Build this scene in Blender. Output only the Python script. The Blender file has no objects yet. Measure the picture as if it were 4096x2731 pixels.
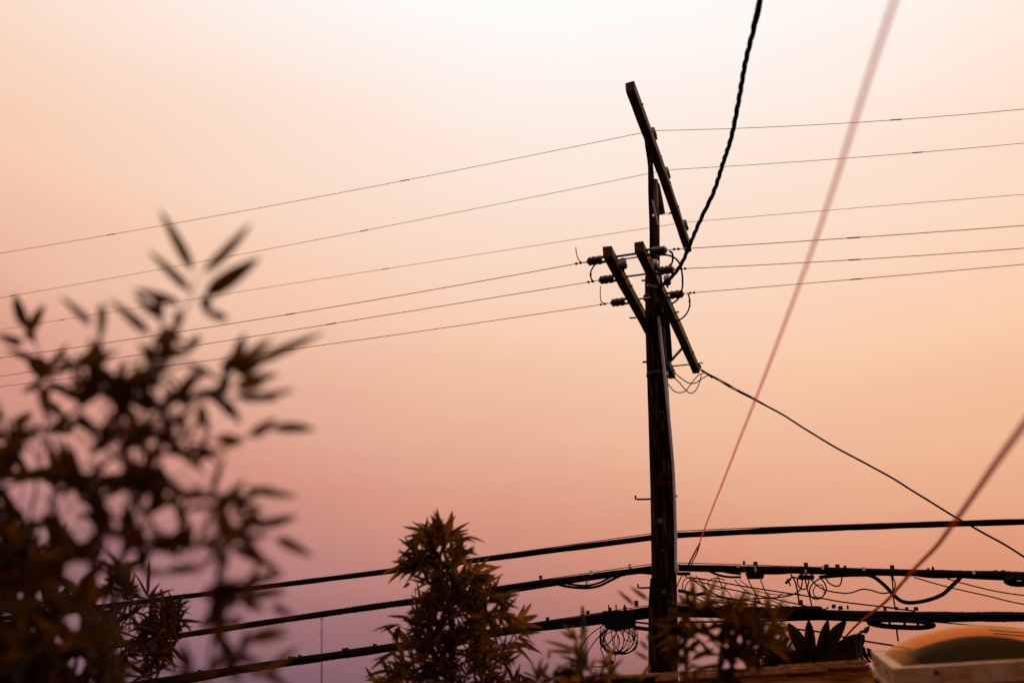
import bpy, bmesh, math, random
from mathutils import Vector, Matrix

rnd = random.Random(11)
scene = bpy.context.scene
COL = scene.collection

# ------------------------------------------------------------------ camera
FPX = 3982.0                      # focal length in photograph pixels (35 mm lens)
PITCH = math.atan((2900 - 1365.5) / FPX)
CAMZ = 4.4                        # upper-floor deck, comm cables hang at about 6 m
CAM = Vector((0, 0, CAMZ))
FWD = Vector((0, math.cos(PITCH), math.sin(PITCH)))
UPV = Vector((0, -math.sin(PITCH), math.cos(PITCH)))
cam_data = bpy.data.cameras.new("camera")
cam = bpy.data.objects.new("camera", cam_data)
COL.objects.link(cam)
cam.location = CAM
cam.rotation_euler = (math.pi / 2 + PITCH, 0, 0)
cam_data.sensor_width = 36.0
cam_data.lens = 36.0 * FPX / 4096.0
cam_data.clip_start = 0.05
cam_data.clip_end = 5000
cam_data.dof.use_dof = True
cam_data.dof.focus_distance = 10.3
cam_data.dof.aperture_fstop = 0.9
scene.camera = cam

# ------------------------------------------------------------------ sky, sun
GLOW_AZ = math.radians(14)        # middle of the afterglow, just right of the viewing direction
SUN_AZ = math.radians(52)         # hazy sun, out of frame to the right
SUN_EL = math.radians(30)
world = bpy.data.worlds.new("World")
scene.world = world
world.use_nodes = True
nt = world.node_tree
nt.nodes.clear()
N = nt.nodes.new
Lk = nt.links.new


def wm(op, a, b=None, clamp=False):
    n = N("ShaderNodeMath"); n.operation = op; n.use_clamp = clamp
    for i, v in enumerate((a, b)):
        if v is None:
            continue
        if isinstance(v, (int, float)):
            n.inputs[i].default_value = v
        else:
            Lk(v, n.inputs[i])
    return n.outputs[0]


tc = N("ShaderNodeTexCoord")
sep = N("ShaderNodeSeparateXYZ"); Lk(tc.outputs["Generated"], sep.inputs[0])
sx, sy, sz = sep.outputs
hl = wm("MAXIMUM", wm("SQRT", wm("ADD", wm("MULTIPLY", sx, sx), wm("MULTIPLY", sy, sy))), 0.001)
dotp = wm("ADD", wm("MULTIPLY", sx, math.sin(GLOW_AZ)), wm("MULTIPLY", sy, math.cos(GLOW_AZ)))
cosd = wm("DIVIDE", dotp, hl)
keep = wm("POWER", wm("MULTIPLY", wm("ADD", cosd, 1.0), 0.5, True), 2.6)
lowk = wm("ADD", wm("MULTIPLY", wm("MULTIPLY", sz, 2.5, True), 0.78), 0.22)
fall = wm("MULTIPLY", wm("MULTIPLY", wm("MULTIPLY", wm("SUBTRACT", 1.0, keep), hl), lowk), 0.46)
nz = N("ShaderNodeTexNoise"); nz.inputs["Scale"].default_value = 2.2; nz.inputs["Detail"].default_value = 3
mpw = N("ShaderNodeMapping"); mpw.inputs["Scale"].default_value = (1, 1, 5)      # haze lies in faint level layers
Lk(tc.outputs["Generated"], mpw.inputs[0]); Lk(mpw.outputs[0], nz.inputs["Vector"])
mott = wm("MULTIPLY", wm("SUBTRACT", nz.outputs["Fac"], 0.5), 0.075)
skew = wm("MULTIPLY", wm("MULTIPLY", wm("MAXIMUM", sx, 0.0), wm("SUBTRACT", 0.42, sz)), 0.52)   # afterglow lower and stronger towards the sun's side
base_t = wm("ADD", wm("SUBTRACT", wm("ADD", wm("MAXIMUM", sz, 0.0), 0.02), fall), skew)
tval = wm("ADD", base_t, mott, True)
ramp = N("ShaderNodeValToRGB"); Lk(tval, ramp.inputs[0])
cr = ramp.color_ramp
cr.interpolation = "LINEAR"
stops = [(0.0, (.15, .070, .078)), (.045, (.24, .115, .135)), (.095, (.36, .162, .160)), (.135, (.50, .210, .180)),
         (.205, (.70, .302, .214)), (.29, (.855, .482, .335)), (.37, (.945, .61, .435)), (.52, (.985, .805, .70)),
         (.64, (1.0, .985, .965)), (1.0, (1.0, 1.0, 1.0))]
while len(cr.elements) < len(stops):
    cr.elements.new(0.5)
for e, (p, c) in zip(cr.elements, stops):
    e.position = p
    e.color = (*c, 1)
nish = N("ShaderNodeTexSky"); nish.sky_type = "NISHITA"; nish.sun_disc = False
nish.sun_elevation = SUN_EL; nish.sun_rotation = SUN_AZ
nish.dust_density = 6.0; nish.air_density = 2.0
# the low sky is greyer away from the sun and more amber towards it
hue = wm("MULTIPLY", wm("MAXIMUM", wm("MINIMUM", wm("MULTIPLY", sx, 2.4), 1.0), -1.0), wm("SUBTRACT", 1.0, wm("MULTIPLY", sz, 1.9, True)))
comb = N("ShaderNodeCombineXYZ")
Lk(wm("ADD", 1.0, wm("MULTIPLY", hue, 0.03)), comb.inputs[0]); Lk(wm("SUBTRACT", 1.0, wm("MULTIPLY", hue, 0.06)), comb.inputs[1]); Lk(wm("SUBTRACT", 1.0, wm("MULTIPLY", hue, 0.25)), comb.inputs[2])
tint = N("ShaderNodeVectorMath"); tint.operation = "MULTIPLY"
Lk(ramp.outputs[0], tint.inputs[0]); Lk(comb.outputs[0], tint.inputs[1])
bg1 = N("ShaderNodeBackground"); Lk(tint.outputs[0], bg1.inputs[0]); bg1.inputs[1].default_value = 0.985
bg2 = N("ShaderNodeBackground"); Lk(nish.outputs[0], bg2.inputs[0]); bg2.inputs[1].default_value = 0.0012
addw = N("ShaderNodeAddShader"); Lk(bg1.outputs[0], addw.inputs[0]); Lk(bg2.outputs[0], addw.inputs[1])
wo = N("ShaderNodeOutputWorld"); Lk(addw.outputs[0], wo.inputs[0])

sun_data = bpy.data.lights.new("sun", "SUN")
sun_data.energy = 1.4
sun_data.angle = math.radians(8)
sun_data.color = (1.0, .74, .50)
sun = bpy.data.objects.new("sun", sun_data)
COL.objects.link(sun)
sdir = Vector((math.sin(SUN_AZ) * math.cos(SUN_EL), math.cos(SUN_AZ) * math.cos(SUN_EL), math.sin(SUN_EL)))
sun.rotation_euler = (-sdir).to_track_quat("-Z", "Y").to_euler()
sun.location = sdir * 50

vs = scene.view_settings
vs.view_transform = "Standard"
vs.look = "None"
vs.exposure = 0.0
vs.gamma = 1.0
vs.use_curve_mapping = False

# ------------------------------------------------------------------ pixel helpers


def ray(px, py):
    return FWD + Vector((1, 0, 0)) * ((px - 2048) / FPX) - UPV * ((py - 1365.5) / FPX)


def P(px, py, Y):
    """point on the pixel's ray at world distance Y"""
    d = ray(px, py)
    return CAM + d * (Y / d.y)


def PH(px, py, z):
    d = ray(px, py)
    return CAM + d * ((z - CAMZ) / d.z)


def PP(px, py, p0, n):
    d = ray(px, py)
    return CAM + d * ((p0 - CAM).dot(n) / d.dot(n))


def pix(p):
    v = p - CAM
    dep = v.dot(FWD)
    return (2048 + FPX * v.x / dep, 1365.5 - FPX * v.dot(UPV) / dep)


# ------------------------------------------------------------------ materials
def mat(name, base, rough=.7, noise=None, bump=0.0, metallic=0.0, spec=.3, stretch=None, scale=12.0, lo=.32, hi=.70):
    m = bpy.data.materials.new(name)
    m.use_nodes = True
    t = m.node_tree
    b = t.nodes["Principled BSDF"]
    b.inputs["Base Color"].default_value = (*base, 1)
    b.inputs["Roughness"].default_value = rough
    b.inputs["Metallic"].default_value = metallic
    b.inputs["Specular IOR Level"].default_value = spec
    if noise:
        c = t.nodes.new("ShaderNodeTexCoord")
        mp = t.nodes.new("ShaderNodeMapping")
        if stretch:
            mp.inputs["Scale"].default_value = stretch
        t.links.new(c.outputs["Object"], mp.inputs[0])
        nn = t.nodes.new("ShaderNodeTexNoise")
        nn.inputs["Scale"].default_value = scale
        nn.inputs["Detail"].default_value = 6
        nn.inputs["Roughness"].default_value = .65
        t.links.new(mp.outputs[0], nn.inputs["Vector"])
        r = t.nodes.new("ShaderNodeValToRGB")
        r.color_ramp.elements[0].position = lo
        r.color_ramp.elements[1].position = hi
        r.color_ramp.elements[0].color = (*base, 1)
        r.color_ramp.elements[1].color = (*noise, 1)
        t.links.new(nn.outputs["Fac"], r.inputs[0])
        t.links.new(r.outputs[0], b.inputs["Base Color"])
        if bump:
            bn = t.nodes.new("ShaderNodeBump")
            bn.inputs["Strength"].default_value = bump
            bn.inputs["Distance"].default_value = .02
            t.links.new(nn.outputs["Fac"], bn.inputs["Height"])
            t.links.new(bn.outputs[0], b.inputs["Normal"])
    return m


def leaf_mat(name, base, trans, mixf=.5):
    m = bpy.data.materials.new(name)
    m.use_nodes = True
    t = m.node_tree
    t.nodes.clear()
    c = t.nodes.new("ShaderNodeTexCoord")
    oi = t.nodes.new("ShaderNodeObjectInfo")
    hv = t.nodes.new("ShaderNodeHueSaturation")
    hv.inputs["Color"].default_value = (*trans, 1)
    mr = t.nodes.new("ShaderNodeMapRange")
    mr.inputs[3].default_value = .45
    mr.inputs[4].default_value = 1.3
    t.links.new(oi.outputs["Random"], mr.inputs[0])
    t.links.new(mr.outputs[0], hv.inputs["Value"])
    nn = t.nodes.new("ShaderNodeTexNoise")
    nn.inputs["Scale"].default_value = 5
    t.links.new(c.outputs["Object"], nn.inputs["Vector"])
    mx = t.nodes.new("ShaderNodeMixRGB")
    mx.inputs[1].default_value = (*base, 1)
    mx.inputs[2].default_value = (base[0] * 1.7, base[1] * 1.5, base[2] * 1.2, 1)
    t.links.new(nn.outputs["Fac"], mx.inputs[0])
    d = t.nodes.new("ShaderNodeBsdfPrincipled")
    d.inputs["Roughness"].default_value = .7
    d.inputs["Specular IOR Level"].default_value = .06
    t.links.new(mx.outputs[0], d.inputs["Base Color"])
    tr = t.nodes.new("ShaderNodeBsdfTranslucent")
    t.links.new(hv.outputs[0], tr.inputs[0])
    ms = t.nodes.new("ShaderNodeMixShader")
    ms.inputs[0].default_value = mixf
    t.links.new(d.outputs[0], ms.inputs[1])
    t.links.new(tr.outputs[0], ms.inputs[2])
    o = t.nodes.new("ShaderNodeOutputMaterial")
    t.links.new(ms.outputs[0], o.inputs[0])
    return m


M = {}
M["pole"] = mat("creosote_pole_wood", (.004, .0025, .002), .9, (.15, .046, .016), .9, stretch=(12, 12, 1.1), scale=3.0, spec=.05, lo=.50, hi=.76)
M["arm"] = mat("crossarm_wood", (.030, .013, .005), .9, (.125, .060, .022), .6, stretch=(10, 1.2, 10), scale=4.0, spec=.15)
M["ext"] = mat("bayonet_wood", (.04, .026, .020), .85, (.17, .105, .085), .5, stretch=(10, 10, .7), scale=4.0, spec=.15)
M["steel"] = mat("galvanised_steel", (.34, .32, .33), .55, (.58, .56, .57), .1, metallic=.15, scale=30)
M["iron"] = mat("dark_iron", (.018, .013, .011), .6, (.05, .03, .02), .1, metallic=.4, scale=40)
M["porcelain"] = mat("brown_porcelain", (.03, .016, .010), .35, (.055, .028, .018), 0, spec=.3, scale=20)
M["greyglaze"] = mat("grey_porcelain", (.40, .39, .42), .35, (.55, .54, .57), 0, spec=.4, scale=20)
M["wire"] = mat("weathered_copper_with_halo", (.70, .22, .08), .5, (.78, .28, .11), 0, scale=30, spec=.3, metallic=1.0)  # copper pushed to rust red, the halation glow put into its colour
M["rubber"] = mat("black_cable_jacket", (.005, .004, .004), .9, (.010, .008, .007), 0, scale=20, spec=.02)
M["brownwire"] = mat("brown_drop_wire", (.10, .035, .012), .7, (.14, .05, .018), 0, scale=30, spec=.2)
M["whiteclip"] = mat("pale_plastic_clip", (.62, .62, .64), .5, (.74, .74, .76), 0, scale=30)
M["fascia"] = mat("rough_sawn_fascia", (.085, .020, .004), .85, (.82, .34, .075), .9, stretch=(.8, 9, 26), scale=5.0, spec=.05, lo=.40, hi=.62)
M["shake"] = mat("cedar_shake", (.12, .04, .012), .9, (.50, .21, .07), .8, stretch=(3, 3, 14), scale=6.0, spec=.1)
M["darkwall"] = mat("dark_stained_siding", (.020, .012, .008), .9, (.04, .022, .014), .4, scale=8)
M["dome_shade"] = mat("dome_shade_black", (.006, .004, .003), 1.0, (.012, .008, .006), 0, scale=8, spec=0.0)  # near-black stands in for the shade under the amber dome
M["roofing"] = mat("dark_roofing_felt", (.016, .012, .010), .95, (.035, .026, .022), .6, scale=40)
M["skyframe"] = mat("warm_lit_white_frame", (.33, .125, .038), .7, (.54, .34, .19), .2, scale=9)  # white frame with the warm light on it put into the colour
M["ground"] = mat("dry_yard_soil", (.012, .009, .006), .95, (.028, .020, .013), .6, scale=3)
M["culm"] = mat("bamboo_culm", (.014, .010, .004), .6, (.035, .022, .007), .1, stretch=(8, 8, 1), scale=6, spec=.25)
M["stalk"] = mat("plant_stalk", (.012, .009, .004), .8, (.03, .022, .008), .2, scale=8)
M["leaf_near"] = leaf_mat("bamboo_leaf_near", (.006, .0035, .001), (.145, .048, .0015), .45)
M["leaf_mid"] = leaf_mat("bamboo_leaf_mid", (.010, .006, .002), (.25, .092, .005), .48)
M["leaf_palm"] = leaf_mat("strelitzia_leaf", (.006, .0045, .002), (.035, .018, .003), .3)

def halo_wire_mat(name, col):
    """translucent wire colour with the red halo of light put into it"""
    m = bpy.data.materials.new(name)
    m.use_nodes = True
    t = m.node_tree
    t.nodes.clear()
    c = t.nodes.new("ShaderNodeTexCoord")
    nn = t.nodes.new("ShaderNodeTexNoise"); nn.inputs["Scale"].default_value = 30
    t.links.new(c.outputs["Object"], nn.inputs["Vector"])
    mx = t.nodes.new("ShaderNodeMixRGB")
    mx.inputs[1].default_value = (*col, 1)
    mx.inputs[2].default_value = (col[0] * .8, col[1] * .75, col[2] * .7, 1)
    t.links.new(nn.outputs["Fac"], mx.inputs[0])
    d = t.nodes.new("ShaderNodeBsdfDiffuse"); t.links.new(mx.outputs[0], d.inputs[0])
    tr = t.nodes.new("ShaderNodeBsdfTranslucent"); t.links.new(mx.outputs[0], tr.inputs[0])
    ms = t.nodes.new("ShaderNodeMixShader"); ms.inputs[0].default_value = .85
    t.links.new(d.outputs[0], ms.inputs[1]); t.links.new(tr.outputs[0], ms.inputs[2])
    o = t.nodes.new("ShaderNodeOutputMaterial"); t.links.new(ms.outputs[0], o.inputs[0])
    return m


M["pinkwire"] = halo_wire_mat("red_halo_wire", (.95, .28, .125))  # reddish glow round the blurred wire, put into its colour
M["brownhalo"] = halo_wire_mat("brown_halo_wire", (.56, .150, .024))

# amber acrylic dome: see-through, tinted, slightly milky
m = bpy.data.materials.new("amber_acrylic")
m.use_nodes = True
t = m.node_tree
t.nodes.clear()
tp = t.nodes.new("ShaderNodeBsdfTransparent"); tp.inputs[0].default_value = (.84, .50, .20, 1)
tl = t.nodes.new("ShaderNodeBsdfTranslucent"); tl.inputs[0].default_value = (.78, .34, .09, 1)
gl = t.nodes.new("ShaderNodeBsdfGlossy"); gl.inputs[0].default_value = (.98, .56, .24, 1); gl.inputs["Roughness"].default_value = .38
nn = t.nodes.new("ShaderNodeTexNoise"); nn.inputs["Scale"].default_value = 6; nn.inputs["Detail"].default_value = 5
mr = t.nodes.new("ShaderNodeMapRange"); mr.inputs[3].default_value = .01; mr.inputs[4].default_value = .06
t.links.new(nn.outputs["Fac"], mr.inputs[0])
m1 = t.nodes.new("ShaderNodeMixShader"); t.links.new(mr.outputs[0], m1.inputs[0])
t.links.new(tp.outputs[0], m1.inputs[1]); t.links.new(tl.outputs[0], m1.inputs[2])
lw = t.nodes.new("ShaderNodeLayerWeight"); lw.inputs[0].default_value = .5      # Schlick Fresnel, same on both faces
pw = t.nodes.new("ShaderNodeMath"); pw.operation = "POWER"; pw.inputs[1].default_value = 8.0
t.links.new(lw.outputs["Facing"], pw.inputs[0])
fr = t.nodes.new("ShaderNodeMapRange"); fr.inputs[3].default_value = .012; fr.inputs[4].default_value = .95
t.links.new(pw.outputs[0], fr.inputs[0])
m2 = t.nodes.new("ShaderNodeMixShader"); t.links.new(fr.outputs[0], m2.inputs[0])
t.links.new(m1.outputs[0], m2.inputs[1]); t.links.new(gl.outputs[0], m2.inputs[2])
o = t.nodes.new("ShaderNodeOutputMaterial"); t.links.new(m2.outputs[0], o.inputs[0])
M["amber"] = m


# ------------------------------------------------------------------ object helpers
def thing(name, label, cat, loc, group=None):
    o = bpy.data.objects.new(name, None)
    COL.objects.link(o)
    o.location = loc
    o.empty_display_size = .1
    o["label"] = label
    o["category"] = cat
    if group:
        o["group"] = group
    return o


def wloc(o):
    p = Vector(o.location)
    while o.parent:
        o = o.parent
        p = p + Vector(o.location)
    return p


class MB:
    """collects geometry in world coordinates, builds one mesh object"""

    def __init__(s):
        s.v = []
        s.f = []

    def tube(s, pts, r, n=8, closed=False):
        pts = [Vector(p) for p in pts]
        m = len(pts)
        rr = r if isinstance(r, (list, tuple)) else [r] * m
        ref = None
        base = len(s.v)
        for i, p in enumerate(pts):
            a = pts[i - 1] if (i > 0 or closed) else p
            b = pts[(i + 1) % m] if (i < m - 1 or closed) else p
            tdir = (b - a).normalized()
            if ref is None:
                ref = Vector((0, 0, 1)) if abs(tdir.z) < .9 else Vector((1, 0, 0))
            x = tdir.cross(ref)
            if x.length < 1e-6:
                x = tdir.orthogonal()
            x.normalize()
            y = x.cross(tdir).normalized()
            ref = y
            for k in range(n):
                an = 2 * math.pi * k / n
                s.v.append(p + x * (math.cos(an) * rr[i]) + y * (math.sin(an) * rr[i]))
        rng = range(m if closed else m - 1)
        for i in rng:
            j = (i + 1) % m
            for k in range(n):
                k2 = (k + 1) % n
                s.f.append((base + i * n + k, base + i * n + k2, base + j * n + k2, base + j * n + k))
        if not closed:
            s.f.append(tuple(base + k for k in reversed(range(n))))
            s.f.append(tuple(base + (m - 1) * n + k for k in range(n)))
        return s

    def box(s, c, ax, ay, az, bev=0.0):
        """box by centre and three half-axis vectors, optional chamfer on the long (ay) edges"""
        c = Vector(c); ax = Vector(ax); ay = Vector(ay); az = Vector(az)
        b = len(s.v)
        if bev <= 0:
            prof = [(-1, -1), (1, -1), (1, 1), (-1, 1)]
        else:
            bx = bev / max(ax.length, 1e-6)
            bz = bev / max(az.length, 1e-6)
            prof = [(-1 + bx, -1), (1 - bx, -1), (1, -1 + bz), (1, 1 - bz), (1 - bx, 1), (-1 + bx, 1), (-1, 1 - bz), (-1, -1 + bz)]
        k = len(prof)
        for sy_ in (-1, 1):
            for (u, w) in prof:
                s.v.append(c + ax * u + az * w + ay * sy_)
        for i in range(k):
            j = (i + 1) % k
            s.f.append((b + i, b + j, b + k + j, b + k + i))
        s.f.append(tuple(b + i for i in reversed(range(k))))
        s.f.append(tuple(b + k + i for i in range(k)))
        return s

    def lathe(s, c, axis, prof, n=14):
        """prof: list of (distance along axis, radius)"""
        c = Vector(c); ax = Vector(axis).normalized()
        x = ax.orthogonal().normalized(); y = ax.cross(x)
        b = len(s.v)
        for (h, r) in prof:
            for k in range(n):
                an = 2 * math.pi * k / n
                s.v.append(c + ax * h + x * (math.cos(an) * r) + y * (math.sin(an) * r))
        for i in range(len(prof) - 1):
            for k in range(n):
                k2 = (k + 1) % n
                s.f.append((b + i * n + k, b + i * n + k2, b + (i + 1) * n + k2, b + (i + 1) * n + k))
        s.f.append(tuple(b + k for k in reversed(range(n))))
        s.f.append(tuple(b + (len(prof) - 1) * n + k for k in range(n)))
        return s

    def ico(s, c, r, sq=(1, 1, 1)):
        prof = [(-1 + .02, .14), (-.8, .6), (-.4, .92), (0, 1), (.4, .92), (.8, .6), (1 - .02, .14)]
        b = len(s.v)
        n = 9
        for (h, q) in prof:
            for k in range(n):
                an = 2 * math.pi * k / n
                s.v.append(Vector(c) + Vector((math.cos(an) * q * r * sq[0], math.sin(an) * q * r * sq[1], h * r * sq[2])))
        for i in range(len(prof) - 1):
            for k in range(n):
                k2 = (k + 1) % n
                s.f.append((b + i * n + k, b + i * n + k2, b + (i + 1) * n + k2, b + (i + 1) * n + k))
        s.f.append(tuple(b + k for k in reversed(range(n))))
        s.f.append(tuple(b + 6 * n + k for k in range(n)))
        return s

    def build(s, name, material, parent=None, smooth=True, origin=None):
        org = Vector(origin) if origin is not None else (wloc(parent) if parent else Vector((0, 0, 0)))
        me = bpy.data.meshes.new(name)
        me.from_pydata([v - org for v in s.v], [], s.f)
        if smooth:
            me.polygons.foreach_set("use_smooth", [True] * len(me.polygons))
            try:
                me.set_sharp_from_angle(angle=math.radians(40))
            except Exception:
                pass
        me.materials.append(material)
        me.update()
        o = bpy.data.objects.new(name, me)
        COL.objects.link(o)
        if parent:
            o.parent = parent
            o.location = org - wloc(parent)
        else:
            o.location = org
        return o


def label(o, text, cat, group=None):
    o["label"] = text
    o["category"] = cat
    if group:
        o["group"] = group
    return o


def spline(pts, per=8, closed=False):
    pts = [Vector(p) for p in pts]
    n = len(pts)
    out = []
    rng = range(n) if closed else range(n - 1)
    for i in rng:
        p1, p2 = pts[i], pts[(i + 1) % n]
        p0 = pts[i - 1] if (i > 0 or closed) else p1 * 2 - p2
        p3 = pts[(i + 2) % n] if (i < n - 2 or closed) else p2 * 2 - p1
        for k in range(per):
            u = k / per
            out.append(.5 * ((2 * p1) + (p2 - p0) * u + (2 * p0 - 5 * p1 + 4 * p2 - p3) * u * u + (3 * p1 - p0 - 3 * p2 + p3) * u ** 3))
    if not closed:
        out.append(pts[-1])
    return out


def polyfit2(ss, zs):
    n = len(ss)
    if n == 2:
        k = (zs[1] - zs[0]) / (ss[1] - ss[0])
        return (zs[0] - k * ss[0], k, 0.0)
    S = [sum(s_ ** k for s_ in ss) for k in range(5)]
    T = [sum(z * s_ ** k for s_, z in zip(ss, zs)) for k in range(3)]
    A = Matrix(((S[0], S[1], S[2]), (S[1], S[2], S[3]), (S[2], S[3], S[4])))
    c = A.inverted() @ Vector(T)
    return tuple(c)


# ================================================================== GROUND
gb = MB()
gb.v = [Vector((-1500, -1500, 0)), Vector((1500, -1500, 0)), Vector((1500, 1500, 0)), Vector((-1500, 1500, 0))]
gb.f = [(0, 1, 2, 3)]
g = gb.build("ground", M["ground"])
g["kind"] = "structure"

# ================================================================== UTILITY POLE
ARM_L = 3.66


def solve_arm(a, b, length):
    A = ray(*a); B = ray(*b)
    A = A / A.z; B = B / B.z
    h = length / (A - B).length
    return CAM + A * h, CAM + B * h


LN, LF = solve_arm((2432, 1004), (2686, 1496), ARM_L)
RN, RF = solve_arm((2558, 986), (2786, 1476), ARM_L)
TN, TF = solve_arm((2521, 346), (2754, 992), ARM_L * 1.0)
ADIR = ((LF - LN) + (RF - RN) + (TF - TN))
ADIR.z = 0
ADIR.normalize()                                   # arms run away from the viewer
WDIR = Vector((ADIR.y, -ADIR.x, 0))                # wires run across: right and a little nearer
PC = (LN + LF + RN + RF) / 4
YP = PC.y
print("ARMS", [tuple(round(c, 2) for c in v) for v in (LN, LF, RN, RF, TN, TF)], "YP", YP)

pole_axis_px = [(2731, 2662, 52), (2500, 2659, 51), (2300, 2656, 50), (2000, 2650, 48), (1750, 2641, 45), (1500, 2629, 41), (1300, 2620, 38), (1180, 2616, 36), (1105, 2614, 34)]
bottom = P(2662, 2731, YP)
pole = thing("utility_pole", "tall dark wooden utility pole with slanting crossarms and insulators", "utility pole", (bottom.x, bottom.y, 0))
pts, rad = [Vector((bottom.x + .03, bottom.y, -.3)), Vector((bottom.x + .02, bottom.y, 2.0))], [.172, .155]
for (py, px, hw) in pole_axis_px:
    p = P(px, py, YP)
    pts.append(p)
    rad.append(hw / FPX * (p - CAM).dot(FWD))
mb = MB()
sp = spline(pts, 5)
rads = []
for i in range(len(sp)):
    f_ = i / 5
    k = min(int(f_), len(rad) - 2)
    u = f_ - k
    rads.append((rad[k] * (1 - u) + rad[k + 1] * u) * (1 + rnd.uniform(-.012, .012)))
mb.tube(sp, rads, 22)
mb.build("pole_shaft", M["pole"], pole)


def pole_center(z):
    for a, b in zip(sp, sp[1:]):
        if a.z <= z <= b.z:
            u = (z - a.z) / (b.z - a.z)
            return a.lerp(b, u)
    return sp[-1]


# crossarms
def crossarm(Np, Fp, w, h, lab):
    mb = MB()
    c = (Np + Fp) / 2
    d = (Fp - Np)
    d.z = 0
    side = Vector((d.y, -d.x, 0)).normalized()
    mb.box(c, side * (w / 2), d / 2, Vector((0, 0, h / 2)), .006)
    o = mb.build("crossarm", M["arm"], pole, smooth=False, origin=c)
    # keep the grain along the arm: rotate data into a local frame
    ang = math.atan2(-d.x, d.y)
    R = Matrix.Rotation(-ang, 4, "Z")
    o.data.transform(R)
    o.rotation_euler = (0, 0, ang)
    bm = bmesh.new(); bm.from_mesh(o.data)
    long_e = [e for e in bm.edges if e.calc_length() > 1.0]
    bmesh.ops.subdivide_edges(bm, edges=long_e, cuts=14)
    for v in bm.verts:
        u = v.co.y
        v.co.x += .006 * math.sin(u * 1.3 + lab.__len__()) + rnd.uniform(-.0022, .0022)
        v.co.z += .005 * math.sin(u * 1.9 + 1) + rnd.uniform(-.0022, .0022)
        if abs(u) > d.length / 2 - .02:
            v.co.y += rnd.uniform(-.012, .004) * (1 if u > 0 else -1)
    bm.to_mesh(o.data); bm.free()
    o["label"] = lab
    return o


AW, AH = .088, .112
crossarm(LN, LF, AW, AH, "lower crossarm with dead-end insulators on its outer side")
crossarm(RN, RF, AW, AH, "lower crossarm carrying the service spool at its end")
crossarm(TN, TF, AW, AH, "topmost crossarm carrying three pin insulators")


def armpt(A, B, py):
    pa, pb = pix(A)[1], pix(B)[1]
    lo, hi = -.2, 1.2
    for _ in range(40):
        mid = (lo + hi) / 2
        if pix(A.lerp(B, mid))[1] < py:
            lo = mid
        else:
            hi = mid
    return A.lerp(B, lo)


for (A, B) in ((LN, LF), (RN, RF), (TN, TF)):
    for u in (.06, .2, .34, .5, .66, .8, .93):
        c = A.lerp(B, u) - Vector((0, 0, AH / 2)) + WDIR * rnd.uniform(-.015, .015)
        mb = MB(); mb.lathe(c + Vector((0, 0, .004)), (0, 0, -1), [(0, .017), (.008, .017), (.009, .009), (.03, .009)], 6)
        mb.build("bolt", M["iron"], pole, smooth=False)
        c = A.lerp(B, u + .03) + WDIR * (AW / 2)
        mb = MB(); mb.lathe(c - WDIR * .004, WDIR, [(0, .018), (.008, .018), (.009, .009), (.026, .009)], 6)
        mb.build("bolt", M["iron"], pole, smooth=False)


# pole-top bayonet (two planks) carrying the top arm
tmid = armpt(TN, TF, 640)
yb = tmid.y
mb = MB()
e_pts = [P(2609, 1330, YP - .10), P(2609, 1000, (YP + yb) / 2), P(2606, 760, yb + .04), P(2600, 640, yb + .05), P(2588, 545, yb + .05)]
for a, b in zip(e_pts, e_pts[1:]):
    pass
mb = MB()
es = spline(e_pts, 4)
mb.tube(es, [.033 + .004 * math.sin(i) for i in range(len(es))], 4)
mb.build("pole_extension", M["pole"], pole, smooth=False)
mb = MB()
e2 = spline([P(2629, 1210, YP - .12), P(2629, 1000, (YP + yb) / 2 - .02), P(2627, 860, yb + .02), P(2622, 720, yb + .03)], 4)
mb.tube(e2, .028, 4)
mb.build("pole_extension", M["ext"], pole, smooth=False)
# dark raking timber behind the bayonet
mb = MB()
a, b = P(2628, 735, yb + .04), P(2648, 856, yb + .10)
mb.tube([a, a.lerp(b, .5), b], [.028, .034, .036], 4)
mb.build("brace", M["pole"], pole, smooth=False)


def strap(p1, p2, w, material=None, name="brace"):
    mb = MB()
    d = (p2 - p1)
    view = (CAM - (p1 + p2) / 2).normalized()
    sd = d.cross(view).normalized()
    nn_ = sd.cross(d).normalized()
    mb.box((p1 + p2) / 2, sd * (w / 2), d / 2, nn_ * .004)
    return mb.build(name, material or M["steel"], pole, smooth=False)


ty = armpt(TN, TF, 860).y
strap(P(2608, 862, yb + .02), P(2692, 852, ty), .022)
strap(P(2610, 800, yb - .06), P(2634, 900, yb - .04), .020)
# lower alley brace, flat strap, spacer rod at the far end of the arms
ly = armpt(LN, LF, 1470).y
mb = MB()
a, b = P(2663, 1235, YP + .1), P(2679, 1438, ly - .25)
mb.tube([a, a.lerp(b, .5), b], [.028, .036, .034], 4)
mb.build("brace", M["pole"], pole, smooth=False)
strap(P(2688, 1438, ly - .2), P(2732, 1389, armpt(RN, RF, 1390).y), .032, M["greyglaze"])
strap(P(2674, 1452, ly - .2), P(2692, 1436, ly - .2), .028)

WLOC = {}


def rod(p1, p2, r, name="through_bolt", material=None, mids=None):
    mb = MB()
    mb.tube([p1] + (mids or []) + [p2], r, 7)
    return mb.build(name, material or M["iron"], pole)


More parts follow.
